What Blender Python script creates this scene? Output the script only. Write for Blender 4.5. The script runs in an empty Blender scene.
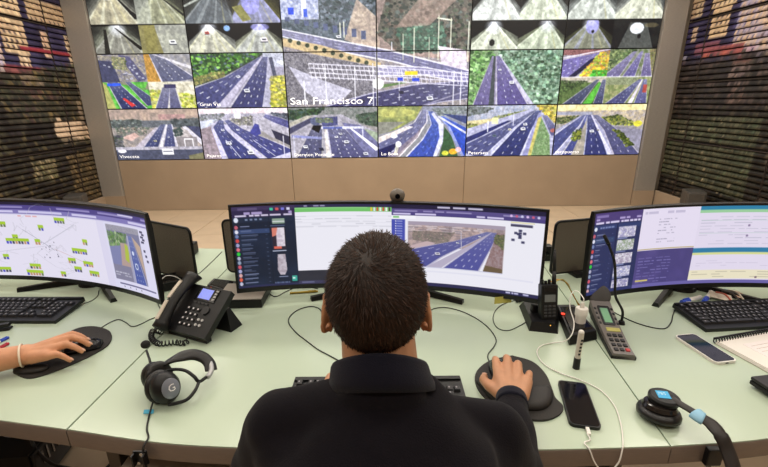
import bpy, bmesh, math, random
import numpy as np
from mathutils import Vector, Matrix, Euler
PI = math.pi
scene = bpy.context.scene
COL = scene.collection

# ------------------------------------------------------------------ camera, world, exposure
cam_data = bpy.data.cameras.new('camera')
cam = bpy.data.objects.new('camera', cam_data)
COL.objects.link(cam)
scene.camera = cam
FPX, PITCH, ROLL = 415.5, 0.3083, -0.011
cam_data.sensor_fit = 'HORIZONTAL'
cam_data.sensor_width = 36.0
cam_data.lens = 36.0 * FPX / 768.0
cam_data.clip_start = 0.02
_c, _s = math.cos(PITCH), math.sin(PITCH)
CF = Vector((0, _c, -_s)); _r = Vector((1, 0, 0)); _u = _r.cross(CF)
CR = math.cos(ROLL) * _r + math.sin(ROLL) * _u
CU = -math.sin(ROLL) * _r + math.cos(ROLL) * _u
CAMP = Vector((0, 0, 1.47))
m4 = Matrix((CR, CU, -CF)).transposed().to_4x4()
m4.translation = CAMP
cam.matrix_world = m4
DESK = 0.74

def desk_point(px, py, z=DESK):
    """where a line of sight meets the horizontal plane at height z"""
    d = CF + CR * (px - 384) / FPX - CU * (py - 233.5) / FPX
    return CAMP + d * ((z - 1.47) / d.z)

world = bpy.data.worlds.new('world'); scene.world = world
world.use_nodes = True
world.node_tree.nodes['Background'].inputs[0].default_value = (0.9, 0.85, 0.8, 1)
world.node_tree.nodes['Background'].inputs[1].default_value = 0.15
scene.view_settings.view_transform = 'Standard'
scene.view_settings.look = 'None'
scene.view_settings.exposure = 0.0
scene.view_settings.gamma = 1.0
scene.view_settings.use_curve_mapping = False

CEIL = 3.3
LAMP_W = 30.0
LAMP_COL = (1.0, 0.94, 0.85)
LAMP_SPOTS = [(x, y) for y in (-0.6, 1.2, 3.1, 4.75) for x in (-2.7, -0.9, 0.9, 2.7)]
for i, (x, y) in enumerate(LAMP_SPOTS):
    ld = bpy.data.lights.new('ceiling_lamp', 'AREA'); ld.shape = 'RECTANGLE'
    ld.size = 1.1; ld.size_y = 0.28; ld.energy = LAMP_W * (0.74 if y > 2.5 else 0.42); ld.color = LAMP_COL
    lo = bpy.data.objects.new('ceiling_lamp', ld); COL.objects.link(lo)
    lo.location = (x, y, CEIL - 0.05)

# ------------------------------------------------------------------ helpers
def lin(h):
    if isinstance(h, str):
        h = h.lstrip('#'); v = [int(h[i:i + 2], 16) / 255 for i in (0, 2, 4)]
    else:
        v = list(h)
    return tuple(((c / 12.92) if c <= 0.04045 else ((c + 0.055) / 1.055) ** 2.4) for c in v)

MATS = {}
def mat(name, col, rough=0.5, metal=0.0, var=0.0, vscale=20.0, bump=0.0, bscale=80.0, emit=0.0, spec=0.5,
        trans=0.0, sheen=0.0, stretch=(1, 1, 1), coat=0.0):
    if name in MATS: return MATS[name]
    m = bpy.data.materials.new(name); m.use_nodes = True
    nt = m.node_tree; b = nt.nodes['Principled BSDF']
    c = lin(col)
    b.inputs['Base Color'].default_value = (*c, 1)
    b.inputs['Roughness'].default_value = rough
    b.inputs['Metallic'].default_value = metal
    b.inputs['Specular IOR Level'].default_value = spec
    b.inputs['Coat Weight'].default_value = coat
    if trans: b.inputs['Transmission Weight'].default_value = trans
    if sheen: b.inputs['Sheen Weight'].default_value = sheen
    if emit:
        b.inputs['Emission Color'].default_value = (*c, 1); b.inputs['Emission Strength'].default_value = emit
    tc = mp = None
    if var or bump:
        tc = nt.nodes.new('ShaderNodeTexCoord'); mp = nt.nodes.new('ShaderNodeMapping')
        mp.inputs['Scale'].default_value = stretch
        nt.links.new(tc.outputs['Object'], mp.inputs['Vector'])
    if var:
        n = nt.nodes.new('ShaderNodeTexNoise'); n.inputs['Scale'].default_value = vscale; n.inputs['Detail'].default_value = 4
        r = nt.nodes.new('ShaderNodeValToRGB')
        r.color_ramp.elements[0].position = 0.3; r.color_ramp.elements[1].position = 0.7
        r.color_ramp.elements[0].color = (*[x * (1 - var) for x in c], 1)
        r.color_ramp.elements[1].color = (*[min(1, x * (1 + var)) for x in c], 1)
        nt.links.new(mp.outputs[0], n.inputs['Vector']); nt.links.new(n.outputs['Fac'], r.inputs[0])
        nt.links.new(r.outputs[0], b.inputs['Base Color'])
    if bump:
        n = nt.nodes.new('ShaderNodeTexNoise'); n.inputs['Scale'].default_value = bscale; n.inputs['Detail'].default_value = 3
        bp = nt.nodes.new('ShaderNodeBump'); bp.inputs['Strength'].default_value = bump; bp.inputs['Distance'].default_value = 0.002
        nt.links.new(mp.outputs[0], n.inputs['Vector']); nt.links.new(n.outputs['Fac'], bp.inputs['Height'])
        nt.links.new(bp.outputs[0], b.inputs['Normal'])
    MATS[name] = m
    return m

def attr_mat(name, emit=0.0, rough=0.5, spec=0.3):
    if name in MATS: return MATS[name]
    m = bpy.data.materials.new(name); m.use_nodes = True
    nt = m.node_tree; b = nt.nodes['Principled BSDF']
    a = nt.nodes.new('ShaderNodeAttribute'); a.attribute_name = 'Col'
    b.inputs['Roughness'].default_value = rough; b.inputs['Specular IOR Level'].default_value = spec
    if emit:
        b.inputs['Base Color'].default_value = (0.01, 0.01, 0.012, 1)
        nt.links.new(a.outputs['Color'], b.inputs['Emission Color']); b.inputs['Emission Strength'].default_value = emit
    else:
        nt.links.new(a.outputs['Color'], b.inputs['Base Color'])
    MATS[name] = m
    return m

class MB:
    """collects shapes in one bmesh"""
    def __init__(self): self.bm = bmesh.new()
    def _xf(self, vs, M):
        if M is not None: bmesh.ops.transform(self.bm, matrix=M, verts=vs)
        return self
    def box(self, c, s, rot=None, bevel=0.0, M=None):
        r = bmesh.ops.create_cube(self.bm, size=1.0); vs = r['verts']
        bmesh.ops.scale(self.bm, vec=s, verts=vs)
        if bevel:
            es = list({e for v in vs for e in v.link_edges})
            r2 = bmesh.ops.bevel(self.bm, geom=es, offset=bevel, segments=2, affect='EDGES', profile=0.6)
            vs = list({v for f in r2['faces'] for v in f.verts} | {v for v in vs if v.is_valid})
            # include remaining cube faces
            st = list(vs); seen = set(vs)
            while st:
                v = st.pop()
                for e in v.link_edges:
                    o = e.other_vert(v)
                    if o not in seen: seen.add(o); st.append(o)
            vs = list(seen)
        T = Matrix.Translation(c) @ (Euler(rot).to_matrix().to_4x4() if rot else Matrix())
        bmesh.ops.transform(self.bm, matrix=(M @ T) if M is not None else T, verts=vs)
        return self
    def cyl(self, p0, p1, r0, r1=None, n=16, M=None):
        r1 = r0 if r1 is None else r1
        p0, p1 = Vector(p0), Vector(p1); d = p1 - p0
        r = bmesh.ops.create_cone(self.bm, cap_ends=True, segments=n, radius1=r0, radius2=r1, depth=d.length)
        T = Matrix.Translation((p0 + p1) / 2) @ d.to_track_quat('Z', 'Y').to_matrix().to_4x4()
        bmesh.ops.transform(self.bm, matrix=(M @ T) if M is not None else T, verts=r['verts'])
        return self
    def ell(self, c, r, rot=None, n=16, M=None):
        q = bmesh.ops.create_uvsphere(self.bm, u_segments=n, v_segments=max(6, n * 2 // 3), radius=1.0)
        if not hasattr(r, '__len__'): r = (r, r, r)
        T = Matrix.Translation(c) @ (Euler(rot).to_matrix().to_4x4() if rot else Matrix()) @ Matrix.Diagonal((*r, 1))
        bmesh.ops.transform(self.bm, matrix=(M @ T) if M is not None else T, verts=q['verts'])
        return self
    def limb(self, pts, n=14, M=None):
        """pts: (point, radius) ... a chain of tapered pieces with round joints"""
        for i, (p, r) in enumerate(pts):
            self.ell(p, r, n=n, M=M)
            if i: self.cyl(pts[i - 1][0], p, pts[i - 1][1], r, n=n, M=M)
        return self
    def rings(self, rs, cap=True, M=None):
        bm = self.bm; L = []
        for ring in rs:
            L.append([bm.verts.new(M @ Vector(p) if M is not None else Vector(p)) for p in ring])
        for a, b in zip(L[:-1], L[1:]):
            n = len(a)
            for i in range(n):
                bm.faces.new((a[i], a[(i + 1) % n], b[(i + 1) % n], b[i]))
        if cap:
            bm.faces.new(list(reversed(L[0]))); bm.faces.new(L[-1])
        return self
    def loft(self, secs, n=24, p=2.0, M=None, cap=True):
        """secs: (cx,cy,cz,rx,ry) horizontal super-ellipses"""
        rs = []
        for (cx, cy, cz, rx, ry) in secs:
            ring = []
            for i in range(n):
                t = 2 * PI * i / n; c, s = math.cos(t), math.sin(t)
                ring.append((cx + rx * math.copysign(abs(c) ** (2 / p), c), cy + ry * math.copysign(abs(s) ** (2 / p), s), cz))
            rs.append(ring)
        return self.rings(rs, cap, M)
    def prism(self, outline, z0, z1, M=None, top=None):
        """outline: 2-D points; top: optional second outline"""
        top = top or outline
        return self.rings([[(x, y, z0) for x, y in outline], [(x, y, z1) for x, y in top]], True, M)
    def tube(self, pts, r, n=8, cap=True, M=None, closed=False):
        pts = [Vector(p) for p in pts]; rs = []; up = None
        N = len(pts)
        for i, p in enumerate(pts):
            if closed: t = pts[(i + 1) % N] - pts[i - 1]
            else: t = pts[min(i + 1, N - 1)] - pts[max(i - 1, 0)]
            if t.length < 1e-9: t = Vector((0, 0, 1))
            t.normalize()
            if up is None: up = t.orthogonal().normalized()
            up = (up - t * up.dot(t)); up = up.normalized() if up.length > 1e-6 else t.orthogonal().normalized()
            sd = t.cross(up); rr = r[i] if hasattr(r, '__len__') else r
            rs.append([p + (up * math.cos(2 * PI * k / n) + sd * math.sin(2 * PI * k / n)) * rr for k in range(n)])
        if closed: rs.append(rs[0]); 
        return self.rings(rs, cap and not closed, M)
    def quad(self, a, b, c, d):
        vs = [self.bm.verts.new(Vector(p)) for p in (a, b, c, d)]; self.bm.faces.new(vs); return self
    def mesh(self, name, bevel=0.0, smooth=False):
        bm = self.bm
        if bevel:
            es = [e for e in bm.edges if len(e.link_faces) == 2 and e.calc_face_angle(0) > 0.6]
            bmesh.ops.bevel(bm, geom=es, offset=bevel, segments=2, affect='EDGES', profile=0.6, clamp_overlap=True)
        bmesh.ops.recalc_face_normals(bm, faces=bm.faces)
        me = bpy.data.meshes.new(name); bm.to_mesh(me); bm.free()
        if smooth:
            me.polygons.foreach_set('use_smooth', [True] * len(me.polygons))
            if smooth != 'all':
                try: me.set_sharp_from_angle(angle=math.radians(40))
                except Exception: pass
        return me

def link(name, me, m=None, parent=None, loc=(0, 0, 0), rot=(0, 0, 0), label=None, cat=None, group=None, kind=None):
    o = bpy.data.objects.new(name, me); COL.objects.link(o)
    if m is not None and me is not None and not me.materials: me.materials.append(m)
    o.location = loc; o.rotation_euler = rot
    if parent: o.parent = parent
    for k, v in (('label', label), ('category', cat), ('group', group), ('kind', kind)):
        if v: o[k] = v
    return o

def part(name, mb, m, parent, bevel=0.0, smooth=False, label=None, **k):
    return link(name, mb.mesh(name, bevel, smooth), m, parent, label=label, **k)

def thing(name, label, cat, loc=(0, 0, 0), rotz=0.0, group=None):
    return link(name, None, None, None, loc, (0, 0, rotz), label, cat, group)

def copy_tree(o, parent=None):
    c = o.copy(); COL.objects.link(c)
    if parent: c.parent = parent
    for ch in o.children: copy_tree(ch, c)
    return c

def spline(pts, k=8):
    """Catmull-Rom through the points"""
    P = [Vector(p) for p in pts]; P = [P[0] * 2 - P[1]] + P + [P[-1] * 2 - P[-2]]; out = []
    for i in range(1, len(P) - 2):
        for j in range(k):
            t = j / k; a, b, c, d = P[i - 1:i + 3]
            out.append(0.5 * ((2 * b) + (c - a) * t + (2 * a - 5 * b + 4 * c - d) * t * t + (3 * b - a - 3 * c + d) * t ** 3))
    out.append(P[-2]); return out

def remesh(name, mb, voxel, m, parent, smooth_it=6, smooth_f=0.5, disp=None, **k):
    bm = mb.bm; bmesh.ops.recalc_face_normals(bm, faces=bm.faces)
    me = bpy.data.meshes.new(name); bm.to_mesh(me); bm.free()
    o = bpy.data.objects.new(name, me); COL.objects.link(o)
    r = o.modifiers.new('r', 'REMESH'); r.mode = 'VOXEL'; r.voxel_size = voxel; r.use_smooth_shade = True
    s = o.modifiers.new('s', 'SMOOTH'); s.iterations = smooth_it; s.factor = smooth_f
    dg = bpy.context.evaluated_depsgraph_get()
    me2 = bpy.data.meshes.new_from_object(o.evaluated_get(dg), depsgraph=dg)
    o.modifiers.clear(); o.data = me2; bpy.data.meshes.remove(me); me2.name = name
    if disp:
        n = len(me2.vertices); co = np.empty(n * 3); me2.vertices.foreach_get('co', co); co = co.reshape(-1, 3)
        no = np.empty(n * 3); me2.vertex_normals.foreach_get('vector', no); no = no.reshape(-1, 3)
        co = co + no * disp(co)[:, None]; me2.vertices.foreach_set('co', co.ravel()); me2.update()
    me2.polygons.foreach_set('use_smooth', [True] * len(me2.polygons))
    me2.materials.clear(); me2.materials.append(m)
    o.parent = parent
    for kk, v in k.items(): o[kk] = v
    return o

_txt = {}
def text_mesh(s, size, depth=0.0):
    cu = bpy.data.curves.new('t', 'FONT'); cu.body = s; cu.size = size; cu.extrude = depth; cu.resolution_u = 2
    o = bpy.data.objects.new('t', cu); COL.objects.link(o)
    dg = bpy.context.evaluated_depsgraph_get(); dg.update()
    me = bpy.data.meshes.new_from_object(o.evaluated_get(dg), depsgraph=dg)
    bpy.data.objects.remove(o); me.name = 'text'
    return me

def color_grid(name, A, pos, m, parent, **k):
    """A: rows x cols x 3 picture (row 0 on top, sRGB); pos(u, v) -> points; coloured vertex grid"""
    H, W = A.shape[:2]
    u, v = np.meshgrid(np.linspace(0, 1, W), np.linspace(1, 0, H))
    co = pos(u, v).reshape(-1, 3)
    me = bpy.data.meshes.new(name)
    idx = np.arange(H * W).reshape(H, W)
    f = np.stack([idx[:-1, :-1], idx[1:, :-1], idx[1:, 1:], idx[:-1, 1:]], -1).reshape(-1, 4)
    me.vertices.add(H * W); me.vertices.foreach_set('co', co.ravel())
    me.loops.add(f.size); me.loops.foreach_set('vertex_index', f.ravel().astype(np.int32))
    me.polygons.add(len(f)); me.polygons.foreach_set('loop_start', np.arange(0, f.size, 4, dtype=np.int32))
    me.polygons.foreach_set('loop_total', np.full(len(f), 4, dtype=np.int32))
    me.update(calc_edges=True)
    a = me.color_attributes.new('Col', 'FLOAT_COLOR', 'POINT')
    c = np.clip(A, 0, 1).reshape(-1, 3); c = np.where(c <= 0.04045, c / 12.92, ((c + 0.055) / 1.055) ** 2.4)
    a.data.foreach_set('color', np.concatenate([c, np.ones((len(c), 1))], 1).ravel().astype(np.float32))
    return link(name, me, m, parent, **k)

# ------------------------------------------------------------------ painter for the pictures shown on screens
def hx(h):
    if isinstance(h, str):
        h = h.lstrip('#'); h = h if len(h) == 6 else ''.join(q * 2 for q in h); return np.array([int(h[i:i + 2], 16) / 255 for i in (0, 2, 4)])
    return np.array(h, float)

def vnoise(h, w, cell, rng, oct=3):
    out = np.zeros((h, w)); amp = 1.0; tot = 0
    for o in range(oct):
        c = max(1.0, cell / 2 ** o); gh, gw = int(h / c) + 3, int(w / c) + 3
        g = rng.random((gh, gw)); y = np.arange(h) / c; x = np.arange(w) / c
        yi, xi = y.astype(int), x.astype(int); fy, fx = (y - yi)[:, None], (x - xi)[None]
        fy = fy * fy * (3 - 2 * fy); fx = fx * fx * (3 - 2 * fx)
        a = g[yi][:, xi]; b = g[yi][:, xi + 1]; c2 = g[yi + 1][:, xi]; d = g[yi + 1][:, xi + 1]
        out += amp * ((a * (1 - fx) + b * fx) * (1 - fy) + (c2 * (1 - fx) + d * fx) * fy); tot += amp; amp *= 0.55
    return out / tot

class Pic:
    def __init__(s, w, h, bg, seed=1, ss=2):
        s.ss = ss; s.w, s.h = w * ss, h * ss; s.rng = np.random.default_rng(seed)
        s.a = np.zeros((s.h, s.w, 3)) + hx(bg)
        s.win = (0.0, 0.0, 1.0, 1.0)
        s.Y, s.X = np.mgrid[0:s.h, 0:s.w]
    def view(s, x0, y0, x1, y1): s.win = (x0, y0, x1, y1)
    def _p(s, pts):
        x0, y0, x1, y1 = s.win; P = np.array(pts, float)
        return np.stack([(x0 + P[:, 0] * (x1 - x0)) * s.w, (y0 + P[:, 1] * (y1 - y0)) * s.h], 1)
    def mask(s, pts):
        P = s._p(pts); x0, y0, x1, y1 = s.win
        xa = max(int(P[:, 0].min()), int(round(x0 * s.w)), 0); xb = min(int(P[:, 0].max()) + 2, int(round(x1 * s.w)), s.w)
        ya = max(int(P[:, 1].min()), int(round(y0 * s.h)), 0); yb = min(int(P[:, 1].max()) + 2, int(round(y1 * s.h)), s.h)
        if xa >= xb or ya >= yb: return None
        X = s.X[ya:yb, xa:xb] + 0.5; Y = s.Y[ya:yb, xa:xb] + 0.5; m = np.zeros(X.shape, bool)
        for (ax, ay), (bx, by) in zip(P, np.roll(P, -1, 0)):
            if ay == by: continue
            m ^= ((ay > Y) != (by > Y)) & (X < (bx - ax) * (Y - ay) / (by - ay) + ax)
        return (slice(ya, yb), slice(xa, xb)), m
    def poly(s, pts, col, a=1.0, tex=0.0, cell=6, col2=None):
        r = s.mask(pts)
        if r is None: return s
        sl, m = r; c = np.zeros(m.shape + (3,)) + hx(col)
        if col2 is not None or tex:
            n = vnoise(*m.shape, cell, s.rng)[..., None]
            n = np.clip((n - 0.5) * 2.6 + 0.5, 0, 1)
            if col2 is not None: c = c * (1 - n) + hx(col2) * n
            if tex: c = c * (1 + tex * (s.rng.random(m.shape)[..., None] - 0.5) * 2)
        mm = m[..., None] * a
        s.a[sl] = s.a[sl] * (1 - mm) + c * mm
        return s
    def rect(s, x0, y0, x1, y1, col, a=1.0, **k): return s.poly([(x0, y0), (x1, y0), (x1, y1), (x0, y1)], col, a, **k)
    def ell(s, x, y, rx, ry, col, a=1.0, n=14):
        return s.poly([(x + rx * math.cos(2 * PI * i / n), y + ry * math.sin(2 * PI * i / n)) for i in range(n)], col, a)
    def line(s, p, q, w, col, a=1.0, w2=None):
        w2 = w if w2 is None else w2; dx, dy = q[0] - p[0], q[1] - p[1]; L = math.hypot(dx, dy) or 1; nx, ny = -dy / L, dx / L
        return s.poly([(p[0] + nx * w, p[1] + ny * w), (q[0] + nx * w2, q[1] + ny * w2), (q[0] - nx * w2, q[1] - ny * w2), (p[0] - nx * w, p[1] - ny * w)], col, a)
    def trees(s, pts, cols, n=60, r=(0.02, 0.05), a=0.8):
        r = (r[0] * 0.42, r[1] * 0.55); n = int(n * 2.6)
        s.poly(pts, hx(cols[0]) * 0.8, 0.55, tex=.3, col2=hx(cols[1]), cell=4)
        P = np.array(pts); x0, y0 = P.min(0); x1, y1 = P.max(0)
        for _ in range(n):
            for _t in range(8):
                x, y = s.rng.uniform(x0, x1), s.rng.uniform(y0, y1); ins = False
                for (ax, ay), (bx, by) in zip(P, np.roll(P, -1, 0)):
                    if (ay > y) != (by > y) and x < (bx - ax) * (y - ay) / (by - ay) + ax: ins = not ins
                if ins: break
            else: continue
            q = s.rng.uniform(*r); c = hx(cols[s.rng.integers(len(cols))]) * s.rng.uniform(0.75, 1.25)
            s.ell(x, y, q, q * 1.3, c, a, 7)
        return s
    def road(s, L, R, lanes=3, col='#3c4064', line='#e8e8f4', edge='#b8b4c0', dash=9, ew=0.05, cars=0):
        n = 26
        def at(P, t):
            t = t * (len(P) - 1); i = min(int(t), len(P) - 2); f = t - i
            return np.array(P[i]) * (1 - f) + np.array(P[i + 1]) * f
        T = [(i / n) for i in range(n + 1)]
        l = [at(L, t) for t in T]; r = [at(R, t) for t in T]
        def strip(f0, f1, i0, i1, c, a=1.0):
            A = [l[i] * (1 - f0) + r[i] * f0 for i in range(i0, i1 + 1)]; B = [l[i] * (1 - f1) + r[i] * f1 for i in range(i0, i1 + 1)]
            s.poly(A + B[::-1], c, a)
        s.poly([*l, *r[::-1]], col, tex=0.10)
        pale = hx(col) * 0.55 + 0.34
        for i in range(n):
            a = 0.62 * (1 - i / n) ** 1.6 + 0.10
            s.poly([l[i], l[i + 1], r[i + 1], r[i]], pale, a)
        strip(0, ew, 0, n, edge); strip(1 - ew, 1, 0, n, edge)
        for k in range(1, lanes):
            f = ew + (1 - 2 * ew) * k / lanes
            for i in range(2, n, 3): strip(f - 0.012, f + 0.012, i, min(n, i + 1), line, 0.95)
        for _ in range(cars):
            t = s.rng.uniform(0.25, 0.95); f = (s.rng.integers(lanes) + 0.5) / lanes
            a, b = at(L, t), at(R, t); p = a * (1 - f) + b * f; w = abs(b[0] - a[0]) / lanes * 0.28 + 0.004
            s.car(p[0], p[1], w)
        return s
    def car(s, x, y, w, col='#f2f2fa'):
        s.poly([(x - w, y - w * 0.7), (x + w * 0.7, y - w), (x + w, y + w * 0.9), (x - w * 0.7, y + w)], col)
        s.poly([(x - w * 0.6, y - w * 0.3), (x + w * 0.6, y - w * 0.4), (x + w * 0.5, y + w * 0.2), (x - w * 0.5, y + w * 0.2)], '#30344c')
        s.poly([(x - w, y + w * 0.9), (x + w, y + w * 0.8), (x + w, y + w * 1.25), (x - w, y + w * 1.3)], '#20223a', 0.7)
        return s
    def scribble(s, x0, y0, x1, y1, col, rows=5, a=0.8, h=0.35, gap=0.3):
        """rows of illegible small print"""
        for i in range(rows):
            y = y0 + (y1 - y0) * (i + 0.5) / rows; hh = (y1 - y0) / rows * h / 2; x = x0
            while x < x1:
                w = (x1 - x0) * s.rng.uniform(0.05, 0.2)
                if s.rng.random() > gap: s.rect(x, y - hh, min(x1, x + w), y + hh, col, a)
                x += w * 1.25
        return s
    def grain(s, k=0.04):
        def blur(a, n):
            for _ in range(n):
                a = (np.roll(a, 1, 0) + a * 2 + np.roll(a, -1, 0)) / 4; a = (np.roll(a, 1, 1) + a * 2 + np.roll(a, -1, 1)) / 4
            return a
        a = blur(s.a, 1); g = a.mean(2, keepdims=True)
        a = g + (a - g) * 0.76                                       # cheap camera colour
        a = a * (1 + (vnoise(s.h, s.w, 7, s.rng, 3)[..., None] - .5) * .38)
        a = a + 0.45 * (a - blur(a, 6))                              # camera sharpening halo
        a = np.clip(a, 0, 1.2); a = a * a * (3 - 2 * np.clip(a, 0, 1)) * .45 + a * .55   # contrast
        s.a = a + 0.35 * np.clip(blur(a, 10) - .62, 0, 1) + 0.03; return s
    def out(s):
        q = s.ss; a = np.clip(s.a, 0, 1)
        return a.reshape(s.h // q, q, s.w // q, q, 3).mean((1, 3))

# ------------------------------------------------------------------ the setting
WY = 5.84            # plane of the video wall
XL, XR = -4.0, 3.9   # side walls
M_beige = mat('wall_panel', '#a8947e', 0.55, var=0.05, vscale=3, bump=0.05, bscale=400)
M_wall = mat('plain_wall', '#a99a88', 0.8, var=0.04, vscale=4)
M_floor = mat('floor_tile', '#c8b296', 0.45, var=0.06, vscale=5)
M_joint = mat('floor_joint', '#8f7c64', 0.8, var=0.05)
M_brushed = mat('brushed_metal', '#a8a29b', 0.45, 0.3, var=0.10, vscale=30, stretch=(1, 1, 12), bump=0.1, bscale=60)
M_black = mat('black_plastic', '#111113', 0.42, spec=0.35, var=0.1, vscale=60, bump=0.06, bscale=500)
M_dblack = mat('matte_black', '#0e0d0f', 0.6)
M_gloss = mat('gloss_black', '#0b0c10', 0.12)
M_rubber = mat('black_rubber', '#141316', 0.6, bump=0.1, bscale=600)
M_white = mat('white_plastic', '#e6e2dc', 0.35)
M_ceil = mat('ceiling_white', '#d8d2c6', 0.9, var=0.02)
M_steel = mat('steel', '#a9a9ab', 0.25, 1.0)
M_cable = mat('black_cable', '#121214', 0.45)
M_wcable = mat('white_cable', '#e9e6e0', 0.4)

fl = part('floor', MB().box(((XL + XR) / 2, 2.0, -0.03), (XR - XL + 0.2, 8.2, 0.05)), M_joint, None, kind='structure')
tile_me = MB().box((0, 0, -0.004), (0.594, 0.594, 0.012)).mesh('floor_tile', 0.002)
tile_me.materials.append(M_floor)
for i in range(14):
    for j in range(14):
        x, y = XL + 0.25 + i * 0.6, WY - 0.3 - j * 0.6
        if x > XR + 0.1: continue
        link('floor_tile', tile_me, None, fl, (x, y, -0.002 + 0.0004 * ((i * 7 + j * 3) % 3)))
part('ceiling', MB().box(((XL + XR) / 2, 2.0, CEIL + 0.05), (XR - XL + 0.4, 8.4, 0.1)), M_ceil, None, kind='structure')
wf = part('wall_front', MB().box(((XL + XR) / 2, WY + 0.12, CEIL / 2), (XR - XL + 0.2, 0.1, CEIL)), M_wall, None, kind='structure')
part('wall_back', MB().box(((XL + XR) / 2, -2.0, CEIL / 2), (XR - XL + 0.2, 0.1, CEIL)), M_wall, None, kind='structure')
DX0 = -0.068
for a, b in ((-3, -1), (-1, 1), (1, 3)):                       # lacquered panels under the displays
    x0, x1 = DX0 + a * 1.21 + 0.003, DX0 + b * 1.21 - 0.003
    part('wall_panel', MB().box(((x0 + x1) / 2, WY + 0.02, 0.36), (x1 - x0, 0.04, 0.716)), M_beige, wf, bevel=0.002)
part('wall_panel', MB().box((DX0, WY + 0.03, (2.78 + CEIL) / 2), (6 * 1.21, 0.04, CEIL - 2.78)), M_beige, wf)

# brushed metal pilasters beside the video wall
for x0, x1 in ((-3.995, -3.702), (3.567, 3.85)):
    mb = MB().box(((x0 + x1) / 2, WY + 0.0, 0.11 + CEIL / 2), (x1 - x0, 0.08, CEIL - 0.22), bevel=0.004)
    t = part('trim_1' if x0 < 0 else 'trim_2', mb, M_brushed, None, kind='structure')
    part('plinth', MB().box(((x0 + x1) / 2, WY + 0.0, 0.11), (x1 - x0, 0.082, 0.22)), M_beige, t, bevel=0.002)

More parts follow.
